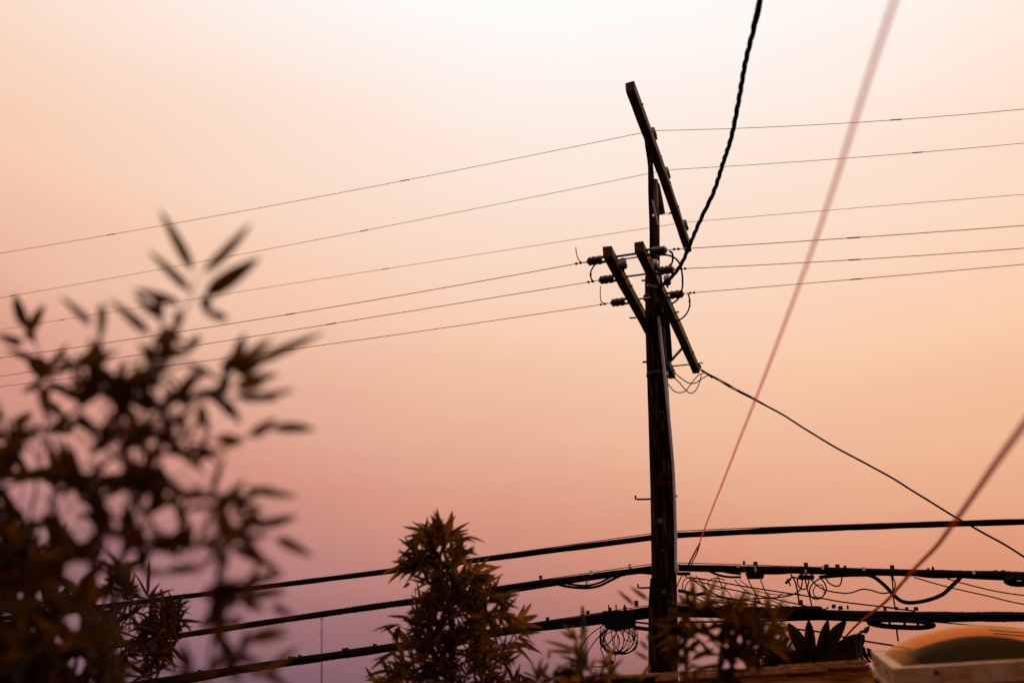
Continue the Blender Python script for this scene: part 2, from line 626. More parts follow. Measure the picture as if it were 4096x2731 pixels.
for (x1, y1, x2, y2, r) in ((2440, 1030, 2560, 1012, .011), (2500, 1107, 2590, 1095, .010), (2548, 1197, 2600, 1190, .010), (2470, 1040, 2552, 1028, .007)):
    rod(P(x1, y1, armpt(LN, LF, y1).y), P(x2, y2, armpt(RN, RF, y2).y), r)
rod(P(2690, 1464, ly), P(2762, 1457, armpt(RN, RF, 1457).y), .009)
rod(P(2518, 1272, armpt(LN, LF, 1272).y), P(2545, 1270, armpt(LN, LF, 1272).y), .009)
rod(P(2566, 1122, YP - .05), P(2592, 1121, YP - .05), .011)
rod(P(2570, 1448, YP), P(2596, 1446, YP), .011)
rod(P(2690, 1252, armpt(RN, RF, 1250).y), P(2716, 1247, armpt(RN, RF, 1250).y), .009)
rod(P(2780, 1454, armpt(RN, RF, 1450).y), P(2812, 1451, armpt(RN, RF, 1450).y), .008)
# step pegs with upturned ends
for (x, y, x0) in ((2542, 1992, 2608), (2552, 2346, 2608)):
    rod(P(x, y - 11, YP), P(x0, y + 3, YP), .010, "step_peg", mids=[P(x, y + 2, YP), P(x + 10, y + 4, YP)])
rod(P(2700, 1984, YP - .02), P(2708, 1983, YP - .02), .014, "step_peg")
# conduit / moulding up the right side of the pole
mb = MB()
cp = [P(2634, 1268, YP - .16), P(2642, 1350, YP - .14), P(2652, 1440, YP - .13), P(2664, 1560, YP - .12), P(2680, 1720, YP - .1), P(2694, 1900, YP - .08), P(2701, 2100, YP - .08), P(2703, 2265, YP - .08)]
cps = spline(cp, 5)
mb.tube(cps, .0165, 9)
mb.build("conduit", M["steel"], pole)
mb = MB()
q = P(2706, 2270, YP - .08)
mb.lathe(q - Vector((0, 0, .05)), (0, 0, 1), [(0, .020), (.02, .023), (.08, .023), (.1, .019)], 10)
mb.build("conduit_coupling", M["greyglaze"], pole)
# riser guard on the lower left flank
mb = MB()
gp = [P(2613, 2312, YP - .06), P(2611, 2400, YP - .06), P(2611, 2731, YP - .06), Vector((P(2611, 2731, YP - .06).x, YP - .06, 0.05))]
mb.tube(gp, [.03, .042, .044, .044], 10)
mb.build("riser_guard", M["pole"], pole)
# faint tags and nails on the shaft
for (x, y, w) in ((2640, 2082, .05), (2655, 2365, .04), (2648, 2200, .025)):
    c = P(x, y, YP - .150)
    mb = MB()
    mb.box(c, (w / 2, 0, 0), (0, .003, 0), (0, 0, w * .45))
    mb.build("pole_tag", M["ext"], pole, smooth=False)
# iron bands around the shaft
for py in (1190, 1285, 1500, 1660):
    c = pole_center(P(2620, py, YP).z)
    mb = MB()
    r0 = 40 / FPX * (c - CAM).dot(FWD)
    mb.lathe(c - Vector((0, 0, .02)), (0, 0, 1), [(0, r0), (.005, r0 + .01), (.04, r0 + .01), (.045, r0)], 18)
    mb.build("iron_band", M["iron"], pole)

# pin insulators on the topmost arm
PIN = []
for (hx, hy) in ((2612, 522), (2664, 676), (2737, 882)):
    base = armpt(TN, TF, hy + 62)
    base = base + Vector((0, 0, AH / 2))
    head = P(hx + 6, hy, base.y)
    hgt = max(.15, min(.24, head.z - base.z))
    b0 = Vector((head.x * .5 + base.x * .5, base.y, base.z))
    mb = MB()
    mb.lathe(b0, (0, 0, 1), [(-.09, .010), (-.01, .011), (0, .018), (hgt * .25, .016), (hgt * .3, .03)], 10)
    pin = mb.build("insulator_pin", M["iron"], pole)
    mb = MB()
    h0 = hgt * .22
    prof = [(h0, .028), (h0, .048), (h0 + .018, .050), (h0 + .028, .036), (h0 + .032, .046), (h0 + .050, .045), (h0 + .058, .032), (h0 + .062, .040), (h0 + .078, .038), (h0 + .085, .026)]
    mb.lathe(b0, (0, 0, 1), prof, 14)
    body = mb.build("pin_insulator", M["porcelain"], pole)
    mb = MB()
    mb.lathe(b0, (0, 0, 1), [(h0 + .084, .026), (h0 + .095, .023), (h0 + .105, .030), (h0 + .125, .029), (h0 + .135, .016)], 12)
    mb.build("insulator_head", M["greyglaze"], body)
    PIN.append(b0 + Vector((0, 0, h0 + .10)))


# dead-end spools in clevises on the lower arms
def deadend(px, py, A, B, sgn):
    arm = armpt(A, B, py)
    c = P(px, py, arm.y + (0.02 if sgn < 0 else -.03))
    ax = WDIR * sgn
    up = Vector((0, 0, 1))
    mb = MB()
    prof = [(-.062, .018), (-.058, .036), (-.050, .042), (-.018, .043), (-.013, .036), (-.004, .036), (.001, .043), (.034, .043), (.039, .037), (.046, .037), (.051, .043), (.070, .040), (.078, .026), (.084, .010)]
    mb.lathe(c, ax, prof, 16)
    body = mb.build("dead_end_insulator", M["porcelain"], pole)
    mb = MB()
    mb.lathe(c, ax, [(.079, .027), (.088, .020), (.094, .009)], 12)
    mb.build("end_cap", M["greyglaze"], body)
    mb = MB()
    for s_ in (-1, 1):                                   # forked strap holding it to the arm, open in the middle
        mb.box(c + up * (.026 * s_) - ax * .095, ADIR * .014, ax * .045, up * .008, .002)
    mb.box(c - ax * .146, ADIR * .014, ax * .008, up * .034, .002)
    mb.build("clevis", M["iron"], body)
    return c + ax * .094


DE_L = [deadend(2384, 1042, LN, LF, -1), deadend(2430, 1117, LN, LF, -1), deadend(2476, 1208, LN, LF, -1)]
DE_R = [deadend(2632, 1004, RN, RF, 1), deadend(2662, 1081, RN, RF, 1), deadend(2702, 1178, RN, RF, 1)]
# small post insulators between the arms, seen past the near edges
for (px, py, A, B) in ((2492, 1045, LN, LF), (2618, 1052, RN, RF), (2668, 1112, RN, RF)):
    c = P(px, py, armpt(A, B, py + 20).y + .05)
    mb = MB()
    mb.lathe(c - Vector((0, 0, .04)), (0, 0, 1), [(-.07, .010), (-.03, .014), (-.03, .038), (.0, .042), (.02, .028)], 12)
    q = mb.build("post_insulator", M["porcelain"], pole)
    mb = MB()
    mb.lathe(c, (0, 0, 1), [(-.022, .034), (.004, .040), (.024, .032), (.034, .014)], 12)
    mb.build("insulator_head", M["greyglaze"], q)

# service spool on the far end of the lower right arm
yy = armpt(RN, RF, 1466).y - .02
c = P(2789, 1467, yy)
mb = MB()
ringpts = [c + Vector((math.cos(a_) * .042, 0, math.sin(a_) * .042)) for a_ in [k * math.pi / 8 for k in range(16)]]
mb.tube(ringpts, .011, 7, closed=True)
sp_o = mb.build("service_spool", M["iron"], pole)
mb = MB()
mb.lathe(c - Vector((0, .03, 0)), (0, 1, 0), [(0, .024), (.01, .028), (.03, .018), (.05, .028), (.06, .024)], 12)
mb.build("spool", M["porcelain"], sp_o)
# wedge clamp that holds the twisted service drop
for (x1, y1, x2, y2, w) in ((2590, 1140, 2632, 1148, .035), (2612, 1140, 2636, 1152, .045)):
    mb = MB()
    a, b = P(x1, y1, armpt(RN, RF, y1).y - .16), P(x2, y2, armpt(RN, RF, y2).y - .16)
    mb.tube([a, a.lerp(b, .5), b], [w * .3, w * .42, w * .25], 8)
    mb.build("wedge_clamp", M["whiteclip"], pole)


# jumper wires looped around the arms
def jumper(pxs, Y, r=.006, name="jumper_wire", parent=None, material=None):
    mb = MB()
    pt = [P(x, y, Y if isinstance(Y, (int, float)) else Y(i)) for i, (x, y) in enumerate(pxs)]
    mb.tube(spline(pt, 6), r * 1.25, 6)
    return mb.build(name, material or M["rubber"], parent or pole)


yl = armpt(LN, LF, 1100).y
yr = armpt(RN, RF, 1100).y - .06
jumper([(2378, 1060), (2364, 1084), (2362, 1102), (2368, 1120), (2378, 1126)], yl, .0065)
jumper([(2303, 990), (2306, 1012), (2313, 1036), (2326, 1049), (2345, 1050)], yl - .1, .0045, material=M["wire"])
jumper([(2402, 1146), (2401, 1175), (2403, 1200), (2412, 1212), (2430, 1213)], yl + .1, .0045, material=M["wire"])
jumper([(2676, 1004), (2688, 1012), (2691, 1034), (2686, 1056), (2672, 1072), (2655, 1088), (2636, 1102)], yr, .0085)
jumper([(2640, 1020), (2672, 1021), (2702, 1034), (2722, 1062), (2729, 1100), (2730, 1145), (2722, 1180), (2708, 1200), (2686, 1216)], yr - .05, .0075)
jumper([(2752, 1174), (2758, 1195), (2759, 1220), (2750, 1248), (2732, 1270), (2706, 1286)], yr - .02, .0065)
for pxs in ([(2676, 1452), (2700, 1490), (2724, 1512), (2752, 1530), (2780, 1532), (2808, 1514), (2836, 1498)],
            [(2674, 1536), (2692, 1560), (2716, 1570), (2742, 1562), (2768, 1530), (2790, 1504), (2816, 1490)],
            [(2698, 1512), (2716, 1528), (2736, 1552), (2758, 1571), (2778, 1566), (2794, 1540), (2806, 1500)],
            [(2800, 1480), (2814, 1488), (2830, 1498), (2850, 1512)]):
    jumper(pxs, yy + .02, .0055)
for (x, y, Y, r) in ((2364, 1098, yl, .011), (2690, 1030, yr, .012), (2680, 1062, yr, .015), (2730, 1106, yr - .05, .012), (2730, 1126, yr - .05, .012), (2758, 1205, yr, .013), (2759, 1222, yr, .012)):
    mb = MB()
    mb.ico(P(x, y, Y), r, (.8, .8, 1.5))
    mb.build("jumper_connector", M["iron"], pole)


# ================================================================== OPEN POWER WIRES
def plane_wire(P0, left_px, right_px, ext_l=6.0, ext_r=5.0, step=40):
    """unproject pixel samples onto the vertical plane through P0 along the line direction, fit the sag, return points"""
    out = []
    for sgn, pxs, ext in ((-1, left_px, ext_l), (1, right_px, ext_r)):
        if not pxs:
            continue
        ss, zs = [0.0], [P0.z]
        for (x, y) in pxs:
            q = PP(x, y, P0, ADIR)
            ss.append((q - P0).dot(WDIR))
            zs.append(q.z)
        # fit z-P0.z = b s + c s^2 through P0
        A11 = sum(s_ * s_ for s_ in ss); A12 = sum(s_ ** 3 for s_ in ss); A22 = sum(s_ ** 4 for s_ in ss)
        b1 = sum((z - P0.z) * s_ for s_, z in zip(ss, zs)); b2 = sum((z - P0.z) * s_ * s_ for s_, z in zip(ss, zs))
        if len(pxs) == 1:
            bb, cc = (zs[-1] - P0.z) / ss[-1], 0.0
        else:
            det = A11 * A22 - A12 * A12
            bb = (b1 * A22 - b2 * A12) / det
            cc = (A11 * b2 - A12 * b1) / det
        smax = ss[-1] + sgn * ext
        seg = []
        for k in range(0 if sgn < 0 and right_px else 0, step + 1):
            s_ = smax * k / step
            seg.append(Vector((P0.x + WDIR.x * s_, P0.y + WDIR.y * s_, P0.z + bb * s_ + cc * s_ * s_)))
        if sgn < 0:
            out = list(reversed(seg))
        else:
            out = out + (seg[1:] if out else seg)
    return out


TOPW = [
    (PIN[0], [(2247, 604), (1515, 745), (749, 879), (0, 1015)], [(3161, 505), (4096, 437)], "thin bare wire tied to the end pin of the topmost crossarm"),
    (PIN[1], [(2508, 717), (1742, 871), (853, 1033), (0, 1193)], [(3400, 632), (4096, 573)], "thin bare wire on the middle pin of the topmost crossarm"),
    (PIN[2], [(2612, 918), (1742, 1041), (1045, 1155), (0, 1318)], [(3400, 834), (4096, 778)], "thin bare wire on the far pin of the topmost crossarm beside the twisted drop"),
]
for (p0, l, r, lab) in TOPW:
    pts_ = plane_wire(p0, l, r)
    root = thing("power_wire", lab, "wire", p0, "power wires on the topmost crossarm")
    mb = MB(); mb.tube(pts_, .0032, 6); mb.build("wire", M["wire"], root)
    # short splice sleeves seen as darker dashes
    for fr_ in (.18 + rnd.random() * .1, .37 + rnd.random() * .05, .62 + rnd.random() * .2):
        i = int(len(pts_) * fr_)
        a, b = pts_[i], pts_[i + 1]
        d = (b - a).normalized()
        mb = MB(); mb.tube([a, a + d * .11], .0058, 6); mb.build("splice_sleeve", M["iron"], root)
LEFTW = [
    (DE_L[0], [(2325, 1054), (1654, 1170), (836, 1310), (0, 1431)], "thin wire leaving the outermost dead-end spool across the bamboo"),
    (DE_L[1], [(2386, 1127), (1742, 1226), (871, 1369), (0, 1505)], "thin wire leaving the middle dead-end spool across the bamboo"),
    (DE_L[2], [(2429, 1214), (1742, 1318), (818, 1442), (0, 1546)], "thin wire leaving the innermost dead-end spool across the bamboo"),
]
for (p0, l, lab) in LEFTW:
    pts_ = plane_wire(p0, l, [])
    root = thing("power_wire", lab, "wire", p0, "power wires dead-ended on the lower crossarms")
    mb = MB(); mb.tube(pts_, .0038, 6); mb.build("wire", M["wire"], root)
    e = pts_[-1] if (pts_[-1] - p0).length < (pts_[0] - p0).length else pts_[0]
    q = pts_[-2]
    d = (q - p0).normalized()
    for k in (.06, .10):
        mb = MB(); mb.ico(p0 + d * k, .013, (1.2, 1, 1)); mb.build("clamp", M["iron"], root)
    for fr_ in (.3 + rnd.random() * .1, .7 + rnd.random() * .08):
        i = int(len(pts_) * fr_)
        dd = (pts_[i + 1] - pts_[i]).normalized()
        mb = MB(); mb.tube([pts_[i], pts_[i] + dd * .11], .0060, 6); mb.build("splice_sleeve", M["iron"], root)
RIGHTW = [
    (DE_R[0], [(3400, 952), (4096, 902)], "thin wire from the dead-end spool passing just under the topmost arm's end"),
    (DE_R[1], [(3050, 1060), (3600, 1027), (4096, 993)], "thin wire from the dead-end spool beside the twisted drop's foot"),
    (DE_R[2], [(2990, 1152), (3600, 1102), (4096, 1057)], "lowest thin wire from the spool with hanging jumper loop"),
]
for (p0, r, lab) in RIGHTW:
    pts_ = plane_wire(p0, [], r)
    root = thing("power_wire", lab, "wire", p0, "power wires dead-ended on the lower crossarms")
    mb = MB(); mb.tube(pts_, .0038, 6); mb.build("wire", M["wire"], root)
    d = (pts_[1] - pts_[0]).normalized()
    for k in (.06, .10):
        mb = MB(); mb.ico(p0 + d * k, .013, (1.2, 1, 1)); mb.build("clamp", M["iron"], root)
    i = 8
    dd = (pts_[i + 1] - pts_[i]).normalized()
    mb = MB(); mb.tube([pts_[i], pts_[i] + dd * .11], .0060, 6); mb.build("splice_sleeve", M["iron"], root)

# ================================================================== COMMUNICATION CABLES
PB = Vector((bottom.x, bottom.y, 0)) + ADIR * .20       # they pass behind the shaft


def cab_pt(px, py, dy=0.0):
    q = PP(px, py, Vector((PB.x, PB.y + dy, 0)), ADIR)
    return q


def cable(name, lab, l, r, z_at, rad, strand=None, group="communication cables", extra=0):
    p0 = cab_pt(*z_at)
    pts_ = plane_wire(p0, l, r, 5.0, 5.0, 60)
    root = thing(name, lab, "cable", p0, group)
    rr = []
    for i in range(len(pts_)):
        rr.append(rad * (1 + .05 * math.sin(i * 1.7) + rnd.uniform(-.03, .03)))
    mb = MB(); mb.tube(pts_, rr, 10); mb.build("cable_jacket", M["rubber"], root)
    if strand:
        mb = MB()
        seg = []
        for p in pts_:
            dd = (p - p0).dot(WDIR)
            seg.append(p + Vector((0, 0, rad * .8 + strand * 1.6 * math.exp(-(dd / 1.5) ** 2))))
        mb.tube(seg, .0045, 6)
        mb.build("support_strand", M["iron"], root)
    for q in range(extra):
        ph_ = rnd.uniform(0, 6)
        off = []
        for p in pts_:
            dd = (p - p0).dot(WDIR)
            off.append(p + Vector((0, 0, -rad * (.55 + .45 * math.sin(dd * .9 + ph_) + .25 * math.sin(dd * 2.3 + ph_ * 2)))) + ADIR * (-rad * .5 * (1 + q)))
        mb = MB(); mb.tube(off, rad * (.55 - .12 * q), 8); mb.build("lashed_cable", M["rubber"], root)
    if extra:                                            # lashing wire wound round the bundle
        lash = []
        for i in range(len(pts_) - 1):
            for k in range(6):
                p = pts_[i].lerp(pts_[i + 1], k / 6)
                a_ = (i * 6 + k) * 1.05
                lash.append(p + Vector((0, 0, math.sin(a_) * (rad * 1.12))) + ADIR * (math.cos(a_) * rad * 1.12))
        mb = MB(); mb.tube(lash, .0022, 4); mb.build("lashing_wire", M["iron"], root)
    return root, pts_


C1, C1P = cable("telecom_cable", "plain heavy black cable, highest of the cables below the crossarms", [(1933, 2229), (1672, 2264), (1115, 2342), (575, 2412), (0, 2469)],
                [(3309, 2112), (4096, 2086)], (2657, 2143), .030, .012)
C2, C2P = cable("telecom_bundle", "black cable bundle with loops and pale clips below the plain cable",
                [(2264, 2318), (1968, 2356), (1637, 2408), (1115, 2482), (697, 2543)], [(2961, 2269), (3222, 2283), (3657, 2293), (4096, 2298)], (2657, 2268), .034, .014, extra=2)
C3, C3P = cable("telecom_bundle", "thickest lowest black cable bundle with splice box at the pole",
                [(2403, 2466), (2055, 2513), (1515, 2597), (1045, 2668), (644, 2720)], [(2900, 2446), (3130, 2454), (3500, 2459), (4096, 2466)], (2657, 2434), .045, .012, extra=2)


def clip_on(root, px, py, w, h, material=None, name="clamp"):
    c = cab_pt(px, py, -.03)
    sc = (c - CAM).dot(FWD) / FPX
    mb = MB()
    mb.box(c, WDIR * (w * sc / 2), ADIR * .02, Vector((0, 0, h * sc / 2)), 0)
    q = mb.build(name, material or M["iron"], root, smooth=False)
    return q


for (x, y) in ((2163, 2308), (1852, 2360), (1880, 2352), (1906, 2350), (1925, 2348), (1960, 2340)):
    clip_on(C2, x, y, 10, 14)
for (x, y) in ((2366, 2290), (2520, 2264)):
    clip_on(C2, x, y, 11, 17, M["whiteclip"], "clip")
for (x, y) in ((3291, 2270), (3455, 2275), (3895, 2289), (2953, 2262)):
    clip_on(C2, x, y, 10, 14, M["whiteclip"], "clip")
for (x, y, w, h) in ((3022, 2254, 16, 16), (3224, 2260, 16, 20), (3306, 2266, 18, 18), (3350, 2265, 17, 16), (3380, 2268, 12, 12), (3569, 2272, 16, 24), (3713, 2278, 8, 14), (3732, 2276, 8, 20), (3982, 2286, 14, 12), (4013, 2286, 14, 12), (2976, 2250, 8, 14)):
    clip_on(C2, x, y, w, h)
for (x, y) in ((2191, 2474), (2352, 2448), (2440, 2436), (2500, 2431), (1990, 2504), (1500, 2580), (1388, 2596), (1376, 2598), (1160, 2630), (1178, 2630), (1200, 2624), (800, 2684)):
    clip_on(C3, x, y, 12, 13)
for (x, y, w, h) in ((2546, 2412, 14, 22), (3335, 2424, 16, 14), (3362, 2430, 18, 14), (3391, 2428, 8, 14), (3540, 2434, 12, 12), (3586, 2432, 12, 12), (3627, 2434, 12, 12), (3664, 2434, 16, 14), (3202, 2408, 18, 18), (2985, 2416, 12, 10)):
    clip_on(C3, x, y, w, h)


def hang(root, pxs, r, name="slack_cable", dy=-.06, material=None, per=7):
    mb = MB()
    mb.tube(spline([cab_pt(x, y, dy) for x, y in pxs], per), r, 7)
    return mb.build(name, material or M["rubber"], root)


Z7 = lambda L: [(2000 + x * .3706, 2150 + y * .3706) for x, y in L]
Z4 = lambda L: [(2980 + x * .3706, 2150 + y * .3706) for x, y in L]
Z5 = lambda L: [(3400 + x * .3706, 2150 + y * .3706) for x, y in L]
Z3 = lambda L: [(2440 + x * .53, 1900 + y * .53) for x, y in L]
# slack below the middle bundle, left of the pole
hang(C2, Z7([(560, 480), (700, 520), (900, 540), (1060, 520), (1200, 455), (1330, 395), (1450, 370), (1640, 385)]), .014)
hang(C2, Z7([(600, 470), (760, 500), (930, 515), (1080, 480), (1200, 420), (1330, 370), (1640, 335)]), .011)
clip_on(C2, *Z7([(935, 495)])[0], 8, 20, M["whiteclip"], "clip")
# short bar and bracket right of the pole
hang(C2, Z3([(505, 742), (605, 742)]), .017, "dead_end_bar", -.1)
hang(C3, Z3([(515, 868), (580, 882), (640, 900), (715, 890)]), .018, "dead_end_bar", -.1)
# fan of wires between the two bundles right of the pole
for pxs, r in ((Z3([(545, 860), (550, 810), (580, 775), (640, 775), (700, 790)]), .005), (Z3([(560, 870), (585, 810), (640, 780), (720, 790)]), .005),
               (Z3([(560, 755), (640, 800), (730, 860), (830, 910), (990, 940)]), .006), (Z3([(500, 850), (525, 790), (545, 755)]), .006),
               (Z3([(690, 915), (780, 960), (880, 1010)]), .006), (Z3([(640, 920), (720, 955), (860, 960), (1010, 935), (1110, 930)]), .006)):
    hang(C3, pxs, r, "slack_wire", -.05)
# right-hand slack of the middle bundle
hang(C2, Z3([(730, 712), (800, 745), (880, 765), (990, 768)]), .012)
hang(C2, Z3([(820, 712), (880, 730), (990, 745)]), .012)
hang(C2, Z4([(180, 380), (300, 382), (420, 378), (560, 360)]), .013)
hang(C2, Z4([(800, 425), (930, 412), (1080, 402), (1250, 398), (1340, 402), (1420, 440), (1520, 525), (1600, 610)]) + Z5([(560, 683), (680, 698), (850, 668), (1000, 608), (1100, 518), (1195, 425)]), .0185, per=8)
for pxs, r in (([(565, 430), (575, 510), (620, 555), (670, 535), (690, 455)], .007), ([(620, 455), (600, 550), (520, 610), (380, 640), (180, 652), (0, 660)], .007),
               ([(650, 455), (680, 580), (705, 660), (722, 745)], .007), ([(815, 432), (735, 490), (698, 560), (715, 635), (770, 660), (830, 640), (877, 565), (860, 490), (820, 440)], .007),
               ([(715, 455), (800, 530), (900, 572), (1050, 595), (1150, 590), (1260, 555), (1350, 562), (1470, 596), (1570, 590)], .007), ([(870, 430), (910, 490), (980, 520), (1030, 500), (1052, 395)], .007),
               ([(490, 390), (540, 470), (570, 600), (582, 700)], .008), ([(580, 440), (520, 425), (470, 455), (440, 480), (450, 490), (480, 460), (500, 425)], .008), ([(455, 440), (475, 480), (492, 520)], .007), ([(575, 415), (620, 390), (700, 385), (745, 415)], .006)):
    hang(C2, Z4(pxs), r, "slack_wire", -.08)


for k in range(5):
    x0 = rnd.uniform(2735, 3300)
    w_ = rnd.uniform(60, 260)
    y0 = rnd.uniform(2285, 2330)
    y1 = rnd.uniform(2350, 2440)
    sg = rnd.uniform(15, 60)
    hang(C2, [(x0, y0), (x0 + w_ * .25, (y0 * 2 + y1) / 3 + sg * .7), (x0 + w_ * .6, (y0 + y1) / 2 + sg), (x0 + w_, y1)], rnd.uniform(.004, .0065), "slack_wire", rnd.uniform(-.12, .05))
for k in range(2):
    x0, y0, a_, b_ = rnd.uniform(2760, 3300), rnd.uniform(2320, 2370), rnd.uniform(18, 46), rnd.uniform(14, 40)
    lp = [(x0 + math.cos(q_ * .7 + k) * a_ * rnd.uniform(.8, 1.1), y0 + math.sin(q_ * .7 + k) * b_ * rnd.uniform(.8, 1.1)) for q_ in range(9)]
    hang(C2, lp, .0052, "slack_wire", -.07)


# splice closures: ribbed capsules
def capsule(root, x0, x1, y, h, name="splice_closure"):
    a, b = cab_pt(x0, y, -.08), cab_pt(x1, y, -.08)
    sc = (a - CAM).dot(FWD) / FPX
    R = h * sc / 2
    L = (b - a).length
    mb = MB()
    prof = [(0, R * .3), (L * .05, R * .75)]
    k = 7
    for i in range(k):
        u = .1 + .8 * i / (k - 1)
        prof += [(L * (u - .03), R), (L * u, R * .9), (L * (u + .03), R)]
    prof += [(L * .95, R * .75), (L, R * .3)]
    mb.lathe(a, b - a, prof, 14)
    return mb.build(name, M["rubber"], root)


capsule(C2, 2985, 3056, 2300, 30)
capsule(C2, 3192, 3258, 2308, 20)
capsule(C3, 3090, 3300, 2446, 46)
capsule(C3, 2950, 3090, 2440, 30)
# strap of the second closure, hanger brackets
clip_on(C2, 3224, 2290, 8, 26, M["steel"], "hanger")
clip_on(C2, 3022, 2272, 8, 30, M["steel"], "hanger")
# vertical drop between the bundles and on downwards
hang(C2, Z5([(455, 400), (462, 520), (466, 620), (478, 700), (487, 770)]), .007, "slack_wire", -.1)
hang(C2, Z5([(460, 420), (488, 490), (480, 550), (450, 590), (420, 590)]), .006, "slack_wire", -.1)
clip_on(C2, *Z5([(456, 420)])[0], 10, 22)
hang(C3, Z5([(500, 960), (510, 1040), (520, 1115)]), .008, "slack_wire", -.1)
hang(C2, Z5([(640, 395), (860, 425), (1060, 428), (1200, 420)]), .008)
hang(C2, Z5([(1190, 425), (1400, 440), (1660, 450)]), .008)
# under-line of the lowest bundle
hang(C3, [(2718, 2487), (2980, 2483), (3200, 2478), (3380, 2473), (3470, 2481), (3560, 2500), (3640, 2514)], .009, "slack_cable")
hang(C3, Z5([(0, 880), (180, 885), (400, 950)]), .012, "slack_cable")
# thin brown tie wire slanting between the bundles
hang(C2, Z3([(1005, 690), (1045, 790), (1110, 915), (1150, 980)]), .006, "tie_wire", -.12, M["brownwire"])


# storage loops (snowshoes) tied under the bundles: each a thing of its own
def snowshoe(lab, cx, cy, hl, hh, tilt, n=4):
    c = cab_pt(cx, cy, -.09)
    root = thing("storage_loop", lab, "cable loop", c, "cable storage loops tied under the bundles")
    for k in range(n):
        s_ = 1 - k * .16
        loop = []
        for q in range(16):
            a_ = 2 * math.pi * q / 16
            x = cx + math.copysign(abs(math.cos(a_)) ** .8, math.cos(a_)) * hl * (1 - k * .05) + rnd.uniform(-2, 2)
            y = cy + math.sin(a_) * hh * s_ + (x - cx) * tilt
            loop.append(cab_pt(x, y, -.09 - .012 * k))
        mb = MB(); mb.tube(spline(loop, 3, True), .0135, 7, closed=True)
        mb.build("coil_turn", M["rubber"], root)
    for fx in (-.35, .1, .5):
        x = cx + hl * fx
        mb = MB()
        a, b = cab_pt(x, cy - hh * 1.3 + (x - cx) * tilt, -.11), cab_pt(x, cy + hh * 1.05 + (x - cx) * tilt, -.11)
        mb.tube([a, b], .012, 6)
        mb.build("cable_tie", M["rubber"], root)


snowshoe("long flat loop of black cable tied under the lowest bundle", 3605, 2493, 133, 19, .045)
snowshoe("rounded loop of black cable tied under the middle bundle", 4085, 2322, 66, 19, .0, 5)

# terminal box with wire coil, left of the pole
c = cab_pt(2476, 2476, -.1)
tb = thing("terminal_box", "dark terminal box hanging from the lowest bundle beside the pole", "terminal box", c)
sc = (c - CAM).dot(FWD) / FPX
mb = MB()
pr = [(-60, -32), (62, -32), (62, 22), (54, 30), (30, 36), (-20, 40), (-48, 36), (-60, 18)]
for s_ in (-1, 1):
    for (x, y) in pr:
        mb.v.append(c + WDIR * (x * sc) - Vector((0, 0, y * sc)) + ADIR * (.07 * s_))
k = len(pr)
mb.f = [tuple(range(k)), tuple(reversed(range(k, 2 * k)))] + [(i, k + i, k + (i + 1) % k, (i + 1) % k) for i in range(k)]
mb.build("housing", M["rubber"], tb, smooth=False)
for y, r in ((2470, .012), (2486, .010), (2508, .02)):
    hang(tb, [(2535, y), (2570, y - (6 if y < 2480 else -4)), (2600, y - (14 if y < 2480 else -8))], r, "cable_stub", -.1)
hang(tb, [(2420, 2476), (2380, 2478), (2340, 2480)], .012, "cable_stub", -.1)
for dx in (-40, -10, 25):
    mb = MB()
    a = c + WDIR * (dx * sc) + Vector((0, 0, 34 * sc))
    mb.tube([a, a + Vector((0, 0, .06))], .008, 6)
    mb.build("hanger", M["iron"], tb)

cc = cab_pt(2467, 2561, -.12)
coil = thing("wire_coil", "loose coil of thin black wire hanging below the terminal box", "wire coil", cc)
loops = [(2466, 2560, 68, 50, 0.1), (2462, 2562, 60, 52, -.1), (2475, 2556, 60, 56, .2), (2470, 2548, 70, 62, .0), (2452, 2560, 46, 50, -.2), (2500, 2545, 40, 62, .3), (2478, 2566, 66, 46, .15), (2440, 2560, 30, 48, .1), (2516, 2536, 24, 28, 0)]
for k in range(3):
    loops.append((2464 + rnd.uniform(-22, 22), 2556 + rnd.uniform(-16, 22), rnd.uniform(40, 84), rnd.uniform(34, 70), rnd.uniform(-.6, .6)))
for (x, y, a_, b_, tl_) in loops:
    loop = []
    for q in range(14):
        an = 2 * math.pi * q / 14
        xx = math.cos(an) * a_ + rnd.uniform(-3, 3); yy_ = math.sin(an) * b_ + rnd.uniform(-3, 3)
        loop.append(cab_pt(x + xx * math.cos(tl_) - yy_ * math.sin(tl_), y + xx * math.sin(tl_) + yy_ * math.cos(tl_), -.12 + rnd.uniform(-.03, .03)))
    mb = MB(); mb.tube(spline(loop, 4, True), .0042, 6, closed=True); mb.build("coil_turn", M["rubber"], coil)
for pxs in ([(1120, 940), (990, 1030), (905, 1130), (890, 1210), (930, 1300)], [(1140, 980), (1000, 1150), (900, 1320), (840, 1420), (690, 1525)],
            [(1080, 1180), (1120, 1280), (1195, 1360), (1235, 1330), (1245, 1240)], [(1000, 1390), (1100, 1385), (1180, 1345)], [(1200, 990), (1215, 1100), (1240, 1250)], [(1290, 970), (1180, 1130), (1080, 1190)],
            [(1240, 1000), (1290, 1100), (1270, 1210), (1245, 1250)], [(1400, 980), (1380, 1100), (1330, 1190), (1250, 1245)], [(1480, 990), (1480, 1120), (1440, 1210), (1340, 1255), (1255, 1245)]):
    hang(coil, Z7(pxs), .0050, "wire_tail", -.12)
mb = MB(); mb.ico(cab_pt(*Z7([(1245, 1240)])[0], -.12), .02); mb.build("cable_tie", M["rubber"], coil)
mb = MB(); mb.ico(cab_pt(*Z7([(1195, 1345)])[0], -.12), .03, (1, .8, 1.1)); mb.build("cable_tie", M["rubber"], coil)


